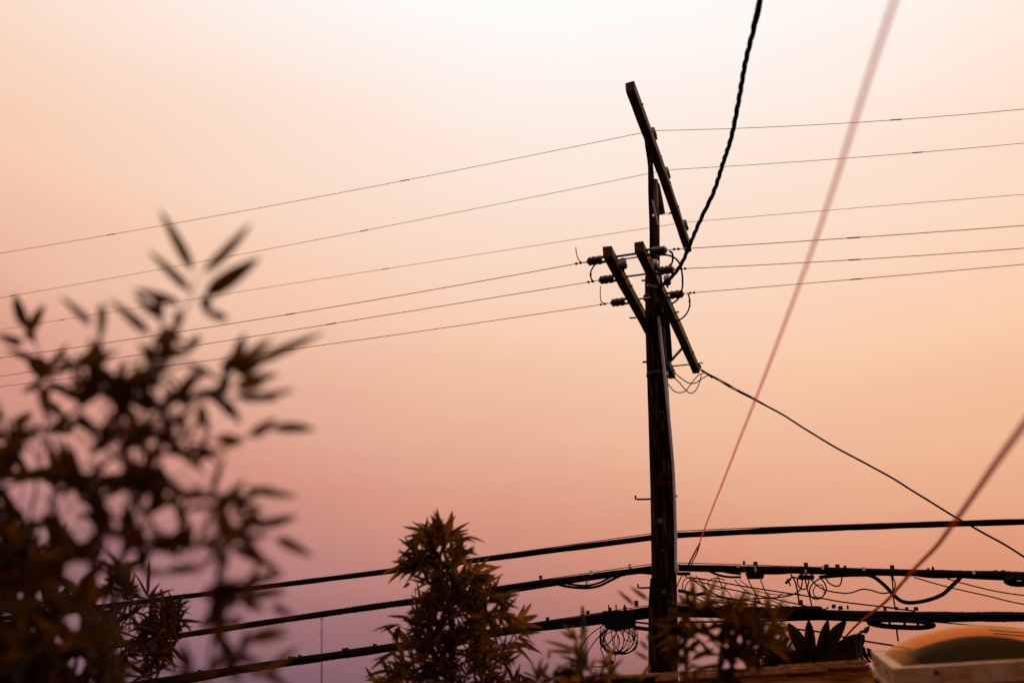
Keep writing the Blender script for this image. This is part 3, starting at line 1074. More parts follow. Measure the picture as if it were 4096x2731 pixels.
# drop wires running to the right from the pole: each a thing
def free_wire(lab, pxs, r, group="thin drop wires beside the pole", dy=0.0, mat_=None, name="drop_wire", depth=None):
    pt = [cab_pt(x, y, dy) if depth is None else P(x, y, depth(i)) for i, (x, y) in enumerate(pxs)]
    mb = MB(); mb.tube(spline(pt, 8), r, 7)
    o = mb.build(name, mat_ or M["rubber"], None, origin=pt[0])
    return label(o, lab, "wire", group)


free_wire("thin black wire descending from the pole to the lowest bundle's far end", Z3([(600, 770), (720, 785)]) + Z4([(0, 525), (520, 605), (830, 652), (1080, 695), (1619, 757)]) + Z5([(360, 745), (700, 790)]), .007, dy=-.02)
free_wire("thin black wire descending from the pole into the dark splice closure", Z3([(610, 785), (800, 835)]) + Z4([(0, 590), (300, 655), (570, 715), (830, 770), (905, 745)]), .0065, dy=-.02)
free_wire("thin black wire starting at the dead-end bar and reaching the shrub", Z3([(700, 895), (860, 925), (1000, 940), (1130, 955)]) + Z4([(120, 700), (350, 735)]), .007, dy=-.06)
free_wire("thin black wire fanning out under the clip with a pale tail", Z5([(690, 425), (900, 487), (1100, 540), (1500, 630), (1700, 680), (1878, 715), (2100, 740)]), .006, dy=.02)
free_wire("thin black wire leaving the middle bundle just above its neighbour", Z5([(1050, 440), (1200, 485), (1500, 560), (1700, 597), (1878, 620), (2100, 640)]), .006, dy=.04)
free_wire("thin black wire grazing the top of the amber skylight", Z5([(915, 908), (1100, 922), (1500, 955), (1878, 978), (2100, 985)]), .006, dy=.03)
free_wire("thin black wire just above the skylight's falling rim", Z5([(1500, 990), (1700, 1010), (1878, 1022), (2100, 1030)]), .007, dy=.05)
free_wire("lowest thin black wire behind the skylight's falling rim", Z5([(1550, 1030), (1720, 1046), (1878, 1058), (2100, 1065)]), .006, dy=.06)
free_wire("double black wire crossing in front of the paddle leaves", Z4([(340, 955), (560, 985), (780, 1010), (980, 1050), (1150, 1088), (1400, 1130), (1619, 1165)]) + Z5([(470, 1168), (700, 1200)]), .0085, dy=-.3)
free_wire("black wire crossing low over the torn paddle leaf", Z4([(1000, 1172), (1160, 1218), (1340, 1268), (1500, 1300)]), .007, dy=-.3)
free_wire("thin black wire meeting the shrub below the lowest bundle", Z4([(-160, 880), (60, 905), (230, 930), (350, 960), (620, 1060)]), .006, dy=-.25)

# ================================================================== SERVICE DROPS


def depth_path(pxs, d0, d1):
    """image polyline -> 3-D points, inverse depth linear along the image line"""
    L = [0.0]
    for a, b in zip(pxs, pxs[1:]):
        L.append(L[-1] + math.hypot(b[0] - a[0], b[1] - a[1]))
    out = []
    for (x, y), l in zip(pxs, L):
        u = l / L[-1]
        inv = (1 - u) / d0 + u / d1
        out.append(CAM + ray(x, y) * (1 / inv))
    return out


dep0 = (P(2636, 1150, armpt(RN, RF, 1150).y - .16) - CAM).dot(FWD)
tw = depth_path([(2632, 1150), (2662, 1132), (2690, 1105), (2722, 1058), (2752, 998), (2790, 905), (2822, 838), (2852, 772), (2886, 674), (2922, 560), (2952, 418), (2978, 268), (3012, 130), (3042, 0), (3075, -130)], dep0, 6.2)
tw = tw + [tw[-1] + (tw[-1] - tw[-2]).normalized() * 6.0]
ctr = spline(tw, 14)
drop = thing("service_drop", "thick twisted black service drop rising steeply from the crossarms", "cable", tw[0])
for k in range(3):
    pp = []
    dist = 0
    for i, p in enumerate(ctr):
        if i:
            dist += (p - ctr[i - 1]).length
        a = ctr[max(i - 1, 0)]; b = ctr[min(i + 1, len(ctr) - 1)]
        td = (b - a).normalized()
        x = td.cross(Vector((1, 0, 0))).normalized(); y = td.cross(x)
        an = (dist / .40 + .22 * math.sin(dist * 2.3) + .12 * math.sin(dist * 5.1 + 1)) * 2 * math.pi + k * 2 * math.pi / 3
        wob = .007 * math.sin(dist * 7.3) * math.sin(dist * 1.9 + .4)
        pp.append(p + x * (math.cos(an) * .0105 + wob) + y * math.sin(an) * .0105)
    mb = MB(); mb.tube(pp, .0095, 7); mb.build("conductor", M["rubber"], drop)

dep_a = (P(2812, 1484, yy) - CAM).dot(FWD)
d2 = depth_path([(2806, 1478), (2840, 1500), (2943, 1557), (3048, 1613), (3134, 1660), (3222, 1716), (3310, 1770), (3396, 1818), (3480, 1862), (3570, 1912), (3660, 1968), (3744, 2020), (3830, 2072), (3918, 2122), (4010, 2172), (4096, 2226), (4180, 2275)], dep_a, 10.2)
ctr = spline(d2, 6)
drop2 = thing("service_drop", "slim twisted black drop wire slanting down from the crossarm's end spool", "cable", d2[0])
for k in range(3):
    pp = []
    dist = 0
    for i, p in enumerate(ctr):
        if i:
            dist += (p - ctr[i - 1]).length
        an = dist / 1.4 * 2 * math.pi + k * 2.1
        sprd = .006 if dist > .5 else .004 + dist * .012
        sprd += .007 * max(0, math.sin(dist * 3.1)) if dist < 1.6 else 0
        pp.append(p + Vector((math.cos(an) * sprd * .5, 0, math.sin(an) * sprd)))
    mb = MB(); mb.tube(pp, .0072, 6); mb.build("conductor", M["rubber"], drop2)

dep_b = (P(2755, 2262, YP) - CAM).dot(FWD)
d3 = depth_path([(2752, 2262), (2770, 2228), (2792, 2186), (2830, 2082), (2870, 1982), (2915, 1868), (2960, 1752), (3020, 1602), (3080, 1448), (3140, 1290), (3200, 1130), (3260, 965), (3325, 775), (3385, 590), (3445, 400), (3510, 200), (3578, 0), (3650, -220)], dep_b, 2.1)
d3 += [d3[-1] + (d3[-1] - d3[-2]).normalized() * k_ for k_ in (.5, 4.0)]
pink = thing("drop_wire", "blurred rust-brown wire slanting across the whole sky to the pole", "wire", d3[0])
mb = MB(); mb.tube(spline(d3, 8), .0052, 7); mb.build("wire", M["pinkwire"], pink)
mb = MB(); mb.tube(spline(depth_path([(2752, 2262), (2772, 2222), (2796, 2178)], dep_b, dep_b * .9), 4), .009, 7); mb.build("preformed_grip", M["brownwire"], pink)
mb = MB(); mb.tube(spline(depth_path([(2760, 2264), (2786, 2214), (2800, 2172)], dep_b, dep_b * .9), 4), .006, 7); mb.build("preformed_grip", M["brownwire"], pink)

d4 = depth_path([(3300, 2640), (3413, 2512), (3535, 2412), (3600, 2340), (3657, 2275), (3744, 2186), (3790, 2125), (3831, 2070), (3910, 1958), (3988, 1846), (4096, 1698), (4200, 1555)], 14.0, 2.35)
d4 = [d4[0] + (d4[0] - d4[1]).normalized() * .8] + d4
d4 += [d4[-1] + (d4[-1] - d4[-2]).normalized() * k_ for k_ in (.6, 4.0)]
brown = thing("drop_wire", "blurred dark brown cable rising from behind the paddle leaves past the amber skylight", "wire", d4[0])
mb = MB(); mb.tube(spline(d4, 8), .0088, 8); mb.build("wire", M["brownhalo"], brown)

# thin far mast seen under the cables on the left
mast_y = 30.0
a, b = P(1287, 2731, mast_y), P(1287, 2466, mast_y)
mast = thing("antenna_mast", "thin faint antenna mast between blurred bamboo and leafy column", "antenna", (a.x, a.y, 0))
mb = MB(); mb.tube([Vector((a.x, a.y, 0)), a, b], [.03, .022, .012], 7); mb.build("mast", M["brownwire"], mast)
for k, zz in enumerate((-.05, -.45)):
    mb = MB(); mb.tube([b + Vector((-.05, 0, zz)), b + Vector((.06, 0, zz))], .012, 6); mb.build("cross_rod", M["brownwire"], mast)

# ================================================================== HOUSE: fascia, shakes, wall, roof
B0 = P(2180, 2757, 7.1)
B1 = P(3487, 2668, 6.75)
house = thing("house_roof", "low dark house with rough orange-brown fascia board and cedar shakes", "house", (B0.x, B0.y, 0))
bd = (B1 - B0)
bdn = bd.normalized()
bup = Vector((0, 0, 1)) - bdn * bdn.z
bup.normalize()
bback = bdn.cross(bup) * -1
if bback.y < 0:
    bback = -bback
FH = .20
mb = MB()
mb.box((B0 + B1) / 2 - bup * (FH / 2), bback * .02, bd / 2, bup * (FH / 2), .004)
fas = mb.build("fascia_board", M["fascia"], house, smooth=False, origin=(B0 + B1) / 2)
# rotate mesh so grain follows the board
ang = math.atan2(bd.y, bd.x)
fas.data.transform(Matrix.Rotation(-ang, 4, "Z"))
fas.rotation_euler = (0, 0, ang)
# shakes: overlapping split boards along the eave
tot = bd.length
sidx = 0
for row, (off, lift) in enumerate(((0.0, -.004), (.10, .026))):
    u = -.02 + row * .17
    while u < tot - .05:
        w = rnd.uniform(.20, .42)
        w = min(w, tot - u)
        th = rnd.uniform(.010, .018)
        cpt = B0 + bdn * (u + w / 2) + bup * (lift + th + rnd.uniform(0, .010)) + bback * (off + .10 - rnd.uniform(0, .02))
        tiltv = (bback + bup * rnd.uniform(.0, .04)).normalized()
        slant = (bdn + bup * rnd.uniform(-.035, .02)).normalized()
        mb = MB()
        mb.box(cpt, tiltv * .14, slant * (w / 2 - .006), tiltv.cross(slant).normalized() * th, .003)
        mb.build("shake", M["shake"], house, smooth=False)
        u += w
# left lower piece of the roof edge, nearer, behind the small shrub
L0, L1 = P(2215, 2716, 6.3), P(2630, 2694, 6.25)
mb = MB()
ld = L1 - L0
mb.box((L0 + L1) / 2 - Vector((0, 0, .010)), Vector((0, .10, 0)), ld / 2, Vector((0, 0, .010)), .003)
mb.build("ridge_cap", M["shake"], house, smooth=False)
mb = MB()
mb.box((L0 + L1) / 2 + Vector((-.02, .02, -.222)), Vector((0, .06, 0)), ld / 2, Vector((0, 0, .20)), .003)
mb.build("ridge_board", M["darkwall"], house, smooth=False)
# deck behind the shakes and walls down to the ground
mb = MB()
mb.box((B0 + B1) / 2 + bback * .75 - bup * .05, bback * .70, bd / 2 * .995, bup * .04)
mb.build("roof_deck", M["roofing"], house, smooth=False)
mid = (B0 + B1) / 2
mb = MB()
hz = mid.z - .28
hx = Vector((bd.x, bd.y, 0)) / 2 * .97
hb = Vector((bback.x, bback.y, 0)).normalized()
mb.box(Vector((mid.x, mid.y, hz / 2)) + hb * .80, hb * .66, hx, Vector((0, 0, hz / 2)))
mb.build("wall", M["darkwall"], house, smooth=False)
mb = MB()
mb.box(B1 + bdn * .52 + bback * .30 - bup * .56, bback * .24, bdn * .50, bup * .50)
mb.build("parapet", M["darkwall"], house, smooth=False)
# front wing that carries the skylight: sloping roof and walls
SC = P(3570, 2672, 5.3)
SR = P(4096, 2640, 5.15)
SL = P(3478, 2600, 6.3)
Fd = (SR - SC).normalized()
Ld = (SL - SC)
Ld = (Ld - Fd * Ld.dot(Fd)).normalized()
Nd = Fd.cross(Ld).normalized()
print("SKY", SC, Fd, Ld, Nd)
SWID, SDEP = 1.02, 1.02
rc = SC + Fd * (SWID / 2) + Ld * (SDEP / 2) - Nd * .42
mb = MB()
mb.box(rc + Fd * .35, Fd * 1.15, Ld * .85, Nd * .05)
mb.build("roof_deck", M["roofing"], house, smooth=False)
mb = MB()
wz = rc.z - .32
mb.box(Vector((rc.x + Fd.x * .35, rc.y + Fd.y * .35, wz / 2)), Vector((Fd.x, Fd.y, 0)) * 1.08, Vector((Ld.x, Ld.y, 0)) * .78, Vector((0, 0, wz / 2)))
mb.build("wall", M["darkwall"], house, smooth=False)

# ================================================================== SKYLIGHT
sk = thing("skylight", "domed amber acrylic skylight in a white frame on the roof", "skylight", SC + Fd * (SWID / 2) + Ld * (SDEP / 2) - Nd * .37)


def sq_ring(mb, o_in, o_out, h0, h1):
    """rectangular ring; offsets inward from the outer outline"""
    def corner(i, off, h):
        u = (off, SWID - off, SWID - off, off)[i]
        v = (off, off, SDEP - off, SDEP - off)[i]
        return SC + Fd * u + Ld * v + Nd * h
    b = len(mb.v)
    for (off, h) in ((o_out, h0), (o_out, h1), (o_in, h1), (o_in, h0)):
        for i in range(4):
            mb.v.append(corner(i, off, h))
    for r in range(4):
        for i in range(4):
            j = (i + 1) % 4
            r2 = (r + 1) % 4
            mb.f.append((b + r * 4 + i, b + r * 4 + j, b + r2 * 4 + j, b + r2 * 4 + i))


mb = MB(); sq_ring(mb, .058, 0, -.095, 0.0); fr_o = mb.build("frame", M["skyframe"], sk, smooth=False)
mb = MB(); sq_ring(mb, .050, -.012, -.135, -.108); mb.build("frame_lip", M["skyframe"], sk, smooth=False)
mb = MB(); sq_ring(mb, .09, .03, -.37, -.100); mb.build("curb", M["darkwall"], sk, smooth=False)
# near-black panel, painted shade for the room below the dome
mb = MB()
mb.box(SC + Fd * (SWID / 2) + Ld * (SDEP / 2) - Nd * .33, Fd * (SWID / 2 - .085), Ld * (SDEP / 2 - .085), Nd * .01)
mb.build("shaft_floor", M["dome_shade"], sk, smooth=False)
# dome height so that its crown meets the photo
ctr_ = SC + Fd * (SWID / 2) + Ld * (SDEP / 2)
lo, hi = .05, .6
for _ in range(30):
    md = (lo + hi) / 2
    if pix(ctr_ + Nd * md)[1] > 2496:
        lo = md
    else:
        hi = md
DH = lo
print("dome h", DH, pix(ctr_))
G = 22
for shell, thick in ((0, 0.0),):
    mb = MB()
    ins = .052
    for j in range(G + 1):
        for i in range(G + 1):
            u = -1 + 2 * i / G
            v = -1 + 2 * j / G
            hh = (1 - abs(u) ** 2.1) * (1 - abs(v) ** 2.1)
            hh = max(hh, 0) ** .66
            mb.v.append(ctr_ + Fd * (u * (SWID / 2 - ins)) + Ld * (v * (SDEP / 2 - ins)) + Nd * (hh * DH - .004))
    for j in range(G):
        for i in range(G):
            a = j * (G + 1) + i
            mb.f.append((a, a + 1, a + G + 2, a + G + 1))
    dome = mb.build("dome", M["amber"], sk)
# added near-black dome that shapes the dark seen through the amber
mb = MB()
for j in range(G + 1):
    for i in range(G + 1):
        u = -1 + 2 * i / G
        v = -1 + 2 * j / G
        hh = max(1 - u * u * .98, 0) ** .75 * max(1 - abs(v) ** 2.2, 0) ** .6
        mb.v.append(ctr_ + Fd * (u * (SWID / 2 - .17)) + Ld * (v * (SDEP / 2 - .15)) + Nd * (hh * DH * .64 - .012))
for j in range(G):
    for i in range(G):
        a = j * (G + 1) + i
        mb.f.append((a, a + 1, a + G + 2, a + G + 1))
mb.build("shade_dome", M["dome_shade"], sk)
# frame screws
for (u, v, side) in ((.20, 0, 0), (.63, 0, 0), (0, .28, 1), (0, .7, 1)):
    if side == 0:
        c = SC + Fd * (SWID * u) - Nd * .03
        n_ = -Ld
    else:
        c = SC + Ld * (SDEP * v) - Nd * .045
        n_ = -Fd
    mb = MB(); mb.lathe(c - n_ * .004, n_, [(0, .013), (.008, .013), (.012, .007)], 8)
    mb.build("screw", M["iron"], sk)

# ================================================================== FOLIAGE


def leaf_mesh(name, material, droop, fold, seg=6, cup=1.0):
    me = bpy.data.meshes.new(name)
    v, f = [], []
    for i in range(seg + 1):
        u = i / seg
        w = .5 * min(1, (u / .22) ** .6) * (1 - max(0, (u - .22) / .78) ** 2.5) if u > 0 else .03
        w = max(w, .012)
        z = -droop * u * u
        v += [(-w, u, z + fold * w), (0, u, z), (w, u, z + fold * w)]
    for i in range(seg):
        a = i * 3
        f += [(a, a + 1, a + 4, a + 3), (a + 1, a + 2, a + 5, a + 4)]
    me.from_pydata(v, [], f)
    me.polygons.foreach_set("use_smooth", [True] * len(me.polygons))
    me.materials.append(material)
    me.update()
    return me


LEAF = {}
for key in ("leaf_near", "leaf_mid", "leaf_palm"):
    LEAF[key] = [leaf_mesh("leaf", M[key], dr, fo) for dr, fo in ((.03, .25), (.10, .3), (.18, .2), (.06, .12))]


def leaf_matrix(base, tip, width, roll):
    y = tip - base
    ln = y.length
    y = y / ln
    view = (CAM - base).normalized()
    x = y.cross(view)
    if x.length < 1e-4:
        x = y.orthogonal()
    x.normalize()
    z = x.cross(y)
    ca, sa = math.cos(roll), math.sin(roll)
    x2 = x * ca + z * sa
    z2 = x2.cross(y)
    if z2.z < 0:                       # droop must go downwards
        x2, z2 = -x2, -z2
    m = Matrix(((x2.x * width, y.x * ln, z2.x * ln, base.x), (x2.y * width, y.y * ln, z2.y * ln, base.y), (x2.z * width, y.z * ln, z2.z * ln, base.z), (0, 0, 0, 1)))
    return m


class Plant:
    LIMIT = 290

    def __init__(s, name, lab, cat, base, key, group=None):
        s.root = thing(name, lab, cat, base, group)
        s.key = key
        s.leaves = []
        s.stems = MB()

    def stem(s, pts, r0, r1):
        sp_ = spline(pts, 6) if len(pts) > 2 else [Vector(p) for p in pts]
        n = len(sp_)
        s.stems.tube(sp_, [r0 + (r1 - r0) * i / (n - 1) for i in range(n)], 7)

    def leaf(s, base, tip, width, roll=None):
        s.leaves.append((leaf_matrix(base, tip, width, rnd.uniform(-.9, .9) if roll is None else roll), (tip - base).length, rnd.randrange(4)))

    def finish(s, stem_name="culm", material=None):
        if s.stems.v:
            s.stems.build(stem_name, material or M["culm"], s.root)
        org = Vector(s.root.location)
        tr = Matrix.Translation(-org)
        order = sorted(s.leaves, key=lambda q: -q[1])
        for (m_, _, k) in order[:s.LIMIT]:
            o = bpy.data.objects.new("leaf", LEAF[s.key][k])
            o.parent = s.root
            o.matrix_local = tr @ m_
            COL.objects.link(o)
        rest = order[s.LIMIT:]
        if rest:
            mb = MB()
            for (m_, _, k) in rest:
                me = LEAF[s.key][k]
                b = len(mb.v)
                for q in me.vertices:
                    mb.v.append(m_ @ q.co)
                for pl in me.polygons:
                    mb.f.append(tuple(b + i for i in pl.vertices))
            o = mb.build("foliage", M[s.key], s.root)
            o["kind"] = "stuff"


def Dp(px, py, dep):
    if dep < 3:
        dep *= 1.12
    return CAM + ray(px, py) * dep


def px_leaf(pl, b, t, wpx, dep, jit=.05):
    d0 = dep + rnd.uniform(-jit, jit)
    base = Dp(b[0], b[1], d0)
    t = (b[0] + (t[0] - b[0]) * 1.06, b[1] + (t[1] - b[1]) * 1.06)
    tip = Dp(t[0], t[1], d0 + rnd.uniform(-jit, jit))
    pl.leaf(base, tip, wpx / FPX * (base - CAM).dot(FWD), rnd.uniform(-.25, .25))


def seg_hits(b, t, holes):
    for (hx, hy, hr) in holes:
        for k in range(6):
            u = k / 5
            x = b[0] + (t[0] - b[0]) * u; y = b[1] + (t[1] - b[1]) * u
            if (x - hx) ** 2 + (y - hy) ** 2 < hr * hr:
                return True
    return False


def node_leaves(pl, px, py, dep, n, lmin, lmax, wfrac, holes=(), up=0.0, spread=360, ang0=0, bound=None):
    """a whorl of leaves round one node, in pixels at a given depth"""
    for k in range(n):
        for _try in range(6):
            an = math.radians(ang0 + rnd.uniform(-spread / 2, spread / 2))
            ln = rnd.uniform(lmin, lmax) / FPX * dep
            inz = rnd.uniform(-.6, .6)
            d = Vector((math.cos(an) * math.cos(inz), math.sin(inz), math.sin(an) * math.cos(inz) + up))
            d.normalize()
            base = Dp(px + rnd.uniform(-8, 8), py + rnd.uniform(-8, 8), dep + rnd.uniform(-.04, .04))
            tip = base + d * ln
            b2, t2 = pix(base), pix(tip)
            if holes and seg_hits(b2, t2, holes):
                continue
            if bound and not bound(t2[0], t2[1]):
                continue
            pl.leaf(base, tip, ln * wfrac * rnd.uniform(.8, 1.2))
            break


def fan(pl, px, py, dep, n, lmin, lmax, wfrac, holes=(), hscale=.75, lean=90, spread=130):
    """a spray of long narrow leaves leaving one twig tip roughly the same way"""
    main = lean + rnd.gauss(0, 55)
    hs = [(a, b, c * hscale) for a, b, c in holes]
    node_leaves(pl, px, py, dep, n, lmin, lmax, wfrac, hs, 0.0, spread, main)
    d = math.radians(main + 180 + rnd.uniform(-20, 20))
    ln = rnd.uniform(60, 130)
    a = Dp(px, py, dep)
    b = Dp(px + math.cos(d) * ln, py - math.sin(d) * ln, dep + rnd.uniform(-.04, .04))
    pl.stem([a, b], .0012 * dep / 2, .0014 * dep / 2)


def ground_from(px, dep):
    q = Dp(px, 2731, dep)
    return q, Vector((q.x, q.y, 0))


# sky gaps that the photo shows between the blurred leaves
HOLES = [(90, 1590, 75), (235, 1635, 42), (405, 1640, 70), (620, 1590, 60), (330, 1770, 60), (140, 1820, 70), (350, 1870, 45), (130, 1985, 85), (280, 2010, 60), (470, 1870, 60), (560, 1830, 50), (470, 2000, 60), (320, 2130, 62),
         (165, 2140, 40), (670, 2105, 50), (740, 1880, 75), (800, 2010, 45), (460, 2190, 35), (300, 2290, 60), (620, 2250, 45), (700, 2330, 45), (770, 1760, 45), (900, 1690, 40), (1000, 1850, 60), (290, 2490, 48), (310, 2660, 42), (780, 2600, 55), (80, 2380, 25), (420, 2410, 40), (960, 2250, 45), (1030, 2460, 50), (230, 1330, 60), (330, 1400, 40), (520, 1440, 40), (700, 1490, 45), (40, 2470, 22), (160, 2380, 26), (180, 2440, 24), (250, 2370, 30), (480, 2350, 24), (130, 2520, 20), (230, 2560, 24), (400, 2330, 26)]

# --- near blurred bamboo, three culms -------------------------------------------------
q, gq = ground_from(430, 2.15)
pa = Plant("bamboo_plant", "strongly blurred bamboo whose spiky top leaves rise highest into the sky", "bamboo", gq, "leaf_near", "bamboo plants in the yard")
pa.stem([gq, q, Dp(470, 2330, 2.15), Dp(540, 1900, 2.12), Dp(610, 1600, 2.1), Dp(690, 1380, 2.1), Dp(740, 1250, 2.1), Dp(790, 1110, 2.1)], .0055, .0018)
pa.stem([Dp(650, 1490, 2.1), Dp(757, 1455, 2.1), Dp(880, 1519, 2.1), Dp(930, 1480, 2.1)], .0042, .0022)
pa.stem([Dp(880, 1519, 2.1), Dp(945, 1472, 2.1), Dp(1010, 1462, 2.1)], .0026, .0014)
pa.stem([Dp(880, 1519, 2.1), Dp(888, 1570, 2.1), Dp(950, 1592, 2.1)], .0024, .0014)
pa.stem([Dp(600, 1640, 2.1), Dp(470, 1545, 2.12), Dp(400, 1470, 2.12)], .0034, .002)
pa.stem([Dp(600, 1680, 2.1), Dp(720, 1740, 2.1), Dp(870, 1765, 2.1), Dp(1000, 1740, 2.1)], .0034, .002)
pa.stem([Dp(540, 1900, 2.1), Dp(400, 1780, 2.12), Dp(330, 1700, 2.12)], .004, .002)
TOP = [((770, 1085), (651, 856), 40), ((806, 1095), (1003, 900), 40), ((815, 1190), (1030, 1036), 66), ((763, 1167), (606, 1012), 34), ((724, 1216), (540, 1156), 36), ((815, 1190), (830, 1262), 44), ((830, 1250), (915, 1278), 36),
       ((622, 1185), (645, 1298), 38), ((600, 1342), (440, 1202), 36), ((405, 1210), (405, 1362), 34), ((360, 1300), (246, 1190), 30), ((640, 1270), (540, 1180), 36), ((720, 1240), (700, 1330), 30), ((600, 1330), (500, 1270), 30),
       ((618, 1408), (760, 1408), 50), ((640, 1404), (740, 1416), 46), ((745, 1400), (808, 1338), 36), ((650, 1310), (740, 1380), 40), ((610, 1350), (680, 1390), 40),
       ((935, 1475), (978, 1338), 46), ((940, 1470), (970, 1390), 44), ((958, 1458), (1090, 1350), 40), ((990, 1470), (1285, 1334), 40), ((950, 1530), (1116, 1494), 36), ((1010, 1510), (1110, 1500), 30),
       ((912, 1508), (868, 1596), 40), ((908, 1520), (872, 1590), 38), ((874, 1572), (918, 1665), 36), ((925, 1585), (1116, 1590), 36), ((960, 1590), (1105, 1600), 30), ((757, 1460), (885, 1520), 26), ((930, 1490), (1030, 1400), 44), ((940, 1500), (1060, 1440), 44), ((930, 1540), (1060, 1540), 40), ((900, 1600), (960, 1690), 34), ((890, 1500), (930, 1420), 50), ((960, 1600), (1180, 1560), 32), ((640, 1440), (560, 1380), 40), ((700, 1420), (640, 1330), 36), ((560, 1480), (640, 1540), 50), ((380, 1480), (300, 1420), 40),
       ((340, 1440), (475, 1522), 44), ((480, 1520), (500, 1430), 34), ((612, 1470), (510, 1542), 46), ((470, 1520), (560, 1545), 50), ((440, 1510), (550, 1560), 60), ((410, 1545), (302, 1616), 40), ((420, 1555), (495, 1630), 44), ((500, 1635), (418, 1700), 44), ((560, 1550), (660, 1650), 34),
       ((799, 1615), (826, 1724), 40), ((858, 1758), (975, 1768), 48), ((900, 1770), (965, 1760), 40), ((990, 1745), (1105, 1676), 44), ((1080, 1718), (1272, 1708), 42), ((720, 1660), (740, 1735), 32), ((650, 1740), (690, 1800), 32),
       ((612, 1918), (634, 2010), 60), ((600, 1960), (650, 1985), 50), ((506, 2024), (554, 2160), 44), ((716, 2012), (752, 2130), 42), ((752, 2120), (655, 2178), 42), ((700, 2170), (600, 2140), 36), ((640, 1990), (730, 2030), 36)]
for (b, t_, w) in TOP:
    px_leaf(pa, b, t_, w * 1.12, 2.1)
for (x, y, n, le) in ((480, 1560, 4, 100), (560, 1640, 3, 60), (430, 1700, 4, 150), (380, 1745, 5, 200), (470, 1790, 4, 300), (560, 1730, 4, 20), (350, 1930, 5, 160), (400, 2070, 5, 120), (420, 2150, 5, 250), (380, 2200, 5, 200), (450, 2300, 5, 300), (520, 1930, 4, 60), (640, 1850, 3, 30), (700, 1980, 3, 40), (230, 2100, 4, 180), (560, 2060, 4, 280), (600, 1930, 3, 90), (480, 2230, 4, 340), (560, 2280, 4, 20)):
    fan(pa, x, y, 2.15, n + 1, 110, 215, .20, HOLES, .75, le)
for k in range(46):
    x = rnd.gauss(400, 130); y = rnd.uniform(1500, 2400)
    if x < 640 - max(0, y - 1900) * .2:
        fan(pa, x, y, rnd.uniform(2.05, 2.3), 4, 100, 200, .165, HOLES, .9)

for k in range(44):
    fan(pa, rnd.uniform(300, 860), rnd.uniform(1440, 2250), rnd.uniform(2.0, 2.25), 4, 120, 240, .15, HOLES, .5)

q, gq = ground_from(70, 2.45)
pb = Plant("bamboo_plant", "blurred bamboo with a forked leaf pair beside its taller blurred neighbour", "bamboo", gq, "leaf_near", "bamboo plants in the yard")
pb.stem([gq, q, Dp(90, 2300, 2.45), Dp(160, 1850, 2.4), Dp(200, 1560, 2.4), Dp(170, 1440, 2.4), Dp(120, 1330, 2.4)], .0055, .0018)
pb.stem([Dp(160, 1850, 2.4), Dp(60, 1700, 2.4), Dp(-20, 1640, 2.4)], .003, .0018)
for (b, t_, w) in [((117, 1330), (55, 1176), 42), ((121, 1330), (170, 1222), 42), ((110, 1320), (135, 1360), 40), ((92, 1376), (-10, 1340), 36), ((128, 1420), (172, 1522), 56), ((150, 1430), (180, 1500), 50), ((170, 1522), (262, 1378), 30), ((180, 1515), (330, 1440), 26), ((130, 1440), (30, 1400), 30), ((180, 1530), (300, 1570), 36), ((170, 1540), (190, 1640), 40), ((170, 1520), (90, 1570), 30), ((190, 1600), (260, 1680), 34), ((250, 1560), (350, 1600), 40), ((60, 1760), (30, 1850), 60), ((40, 1740), (90, 1800), 60), ((20, 1780), (-30, 1880), 60), ((40, 1700), (130, 1650), 34)]:
    px_leaf(pb, b, t_, w * 1.12, 2.42)
for (x, y, n) in ((40, 1780, 6), (10, 1880, 5), (200, 1730, 4), (300, 1740, 4), (60, 2060, 5), (210, 1900, 5), (220, 1960, 5), (40, 2180, 7), (200, 2220, 6), (120, 2260, 7), (20, 2300, 7), (380, 1920, 4)):
    fan(pb, x, y, 2.5, n, 110, 210, .20, HOLES, .8)
for k in range(84):
    x = rnd.uniform(-60, 360); y = 1640 + (rnd.random() ** .7) * 1000
    fan(pb, x, y, rnd.uniform(2.3, 2.65), 4, 100, 200, .17, HOLES, .9)

q, gq = ground_from(830, 2.05)
pc = Plant("bamboo_plant", "blurred bamboo shoot with sideways leaves below the other blurred tops", "bamboo", gq, "leaf_near", "bamboo plants in the yard")
pc.stem([gq, q, Dp(860, 2560, 2.05), Dp(890, 2380, 2.05), Dp(915, 2200, 2.05), Dp(900, 2060, 2.05)], .0045, .0018)
for (b, t_, w) in [((858, 2072), (975, 1920), 46), ((870, 2050), (900, 1970), 50), ((921, 2186), (942, 2088), 62), ((900, 2130), (880, 2030), 60), ((960, 2120), (1030, 2030), 40), ((1020, 2098), (1190, 2066), 40), ((980, 1950), (1186, 1986), 34), ((1100, 2150), (1246, 2222), 40), ((921, 2190), (1122, 2282), 40), ((920, 2170), (820, 2200), 34), ((1000, 2070), (1060, 2110), 50), ((930, 2000), (1010, 1990), 40),
                   ((655, 2282), (820, 2270), 36), ((800, 2388), (980, 2328), 60), ((820, 2380), (960, 2370), 64), ((880, 2350), (960, 2400), 60), ((970, 2392), (1154, 2356), 40), ((960, 2400), (1060, 2440), 36), ((960, 2330), (1130, 2300), 34), ((880, 2480), (890, 2625), 40), ((860, 2440), (900, 2520), 56), ((830, 2420), (900, 2440), 60), ((900, 2500), (980, 2470), 40), ((960, 2580), (1010, 2540), 40), ((930, 2620), (1050, 2650), 34), ((800, 2520), (860, 2440), 40), ((1090, 2420), (1180, 2470), 30), ((980, 2680), (1120, 2700), 30), ((890, 2620), (840, 2700), 40), ((900, 2640), (960, 2720), 44)]:
    px_leaf(pc, b, t_, w * 1.15, 2.05)
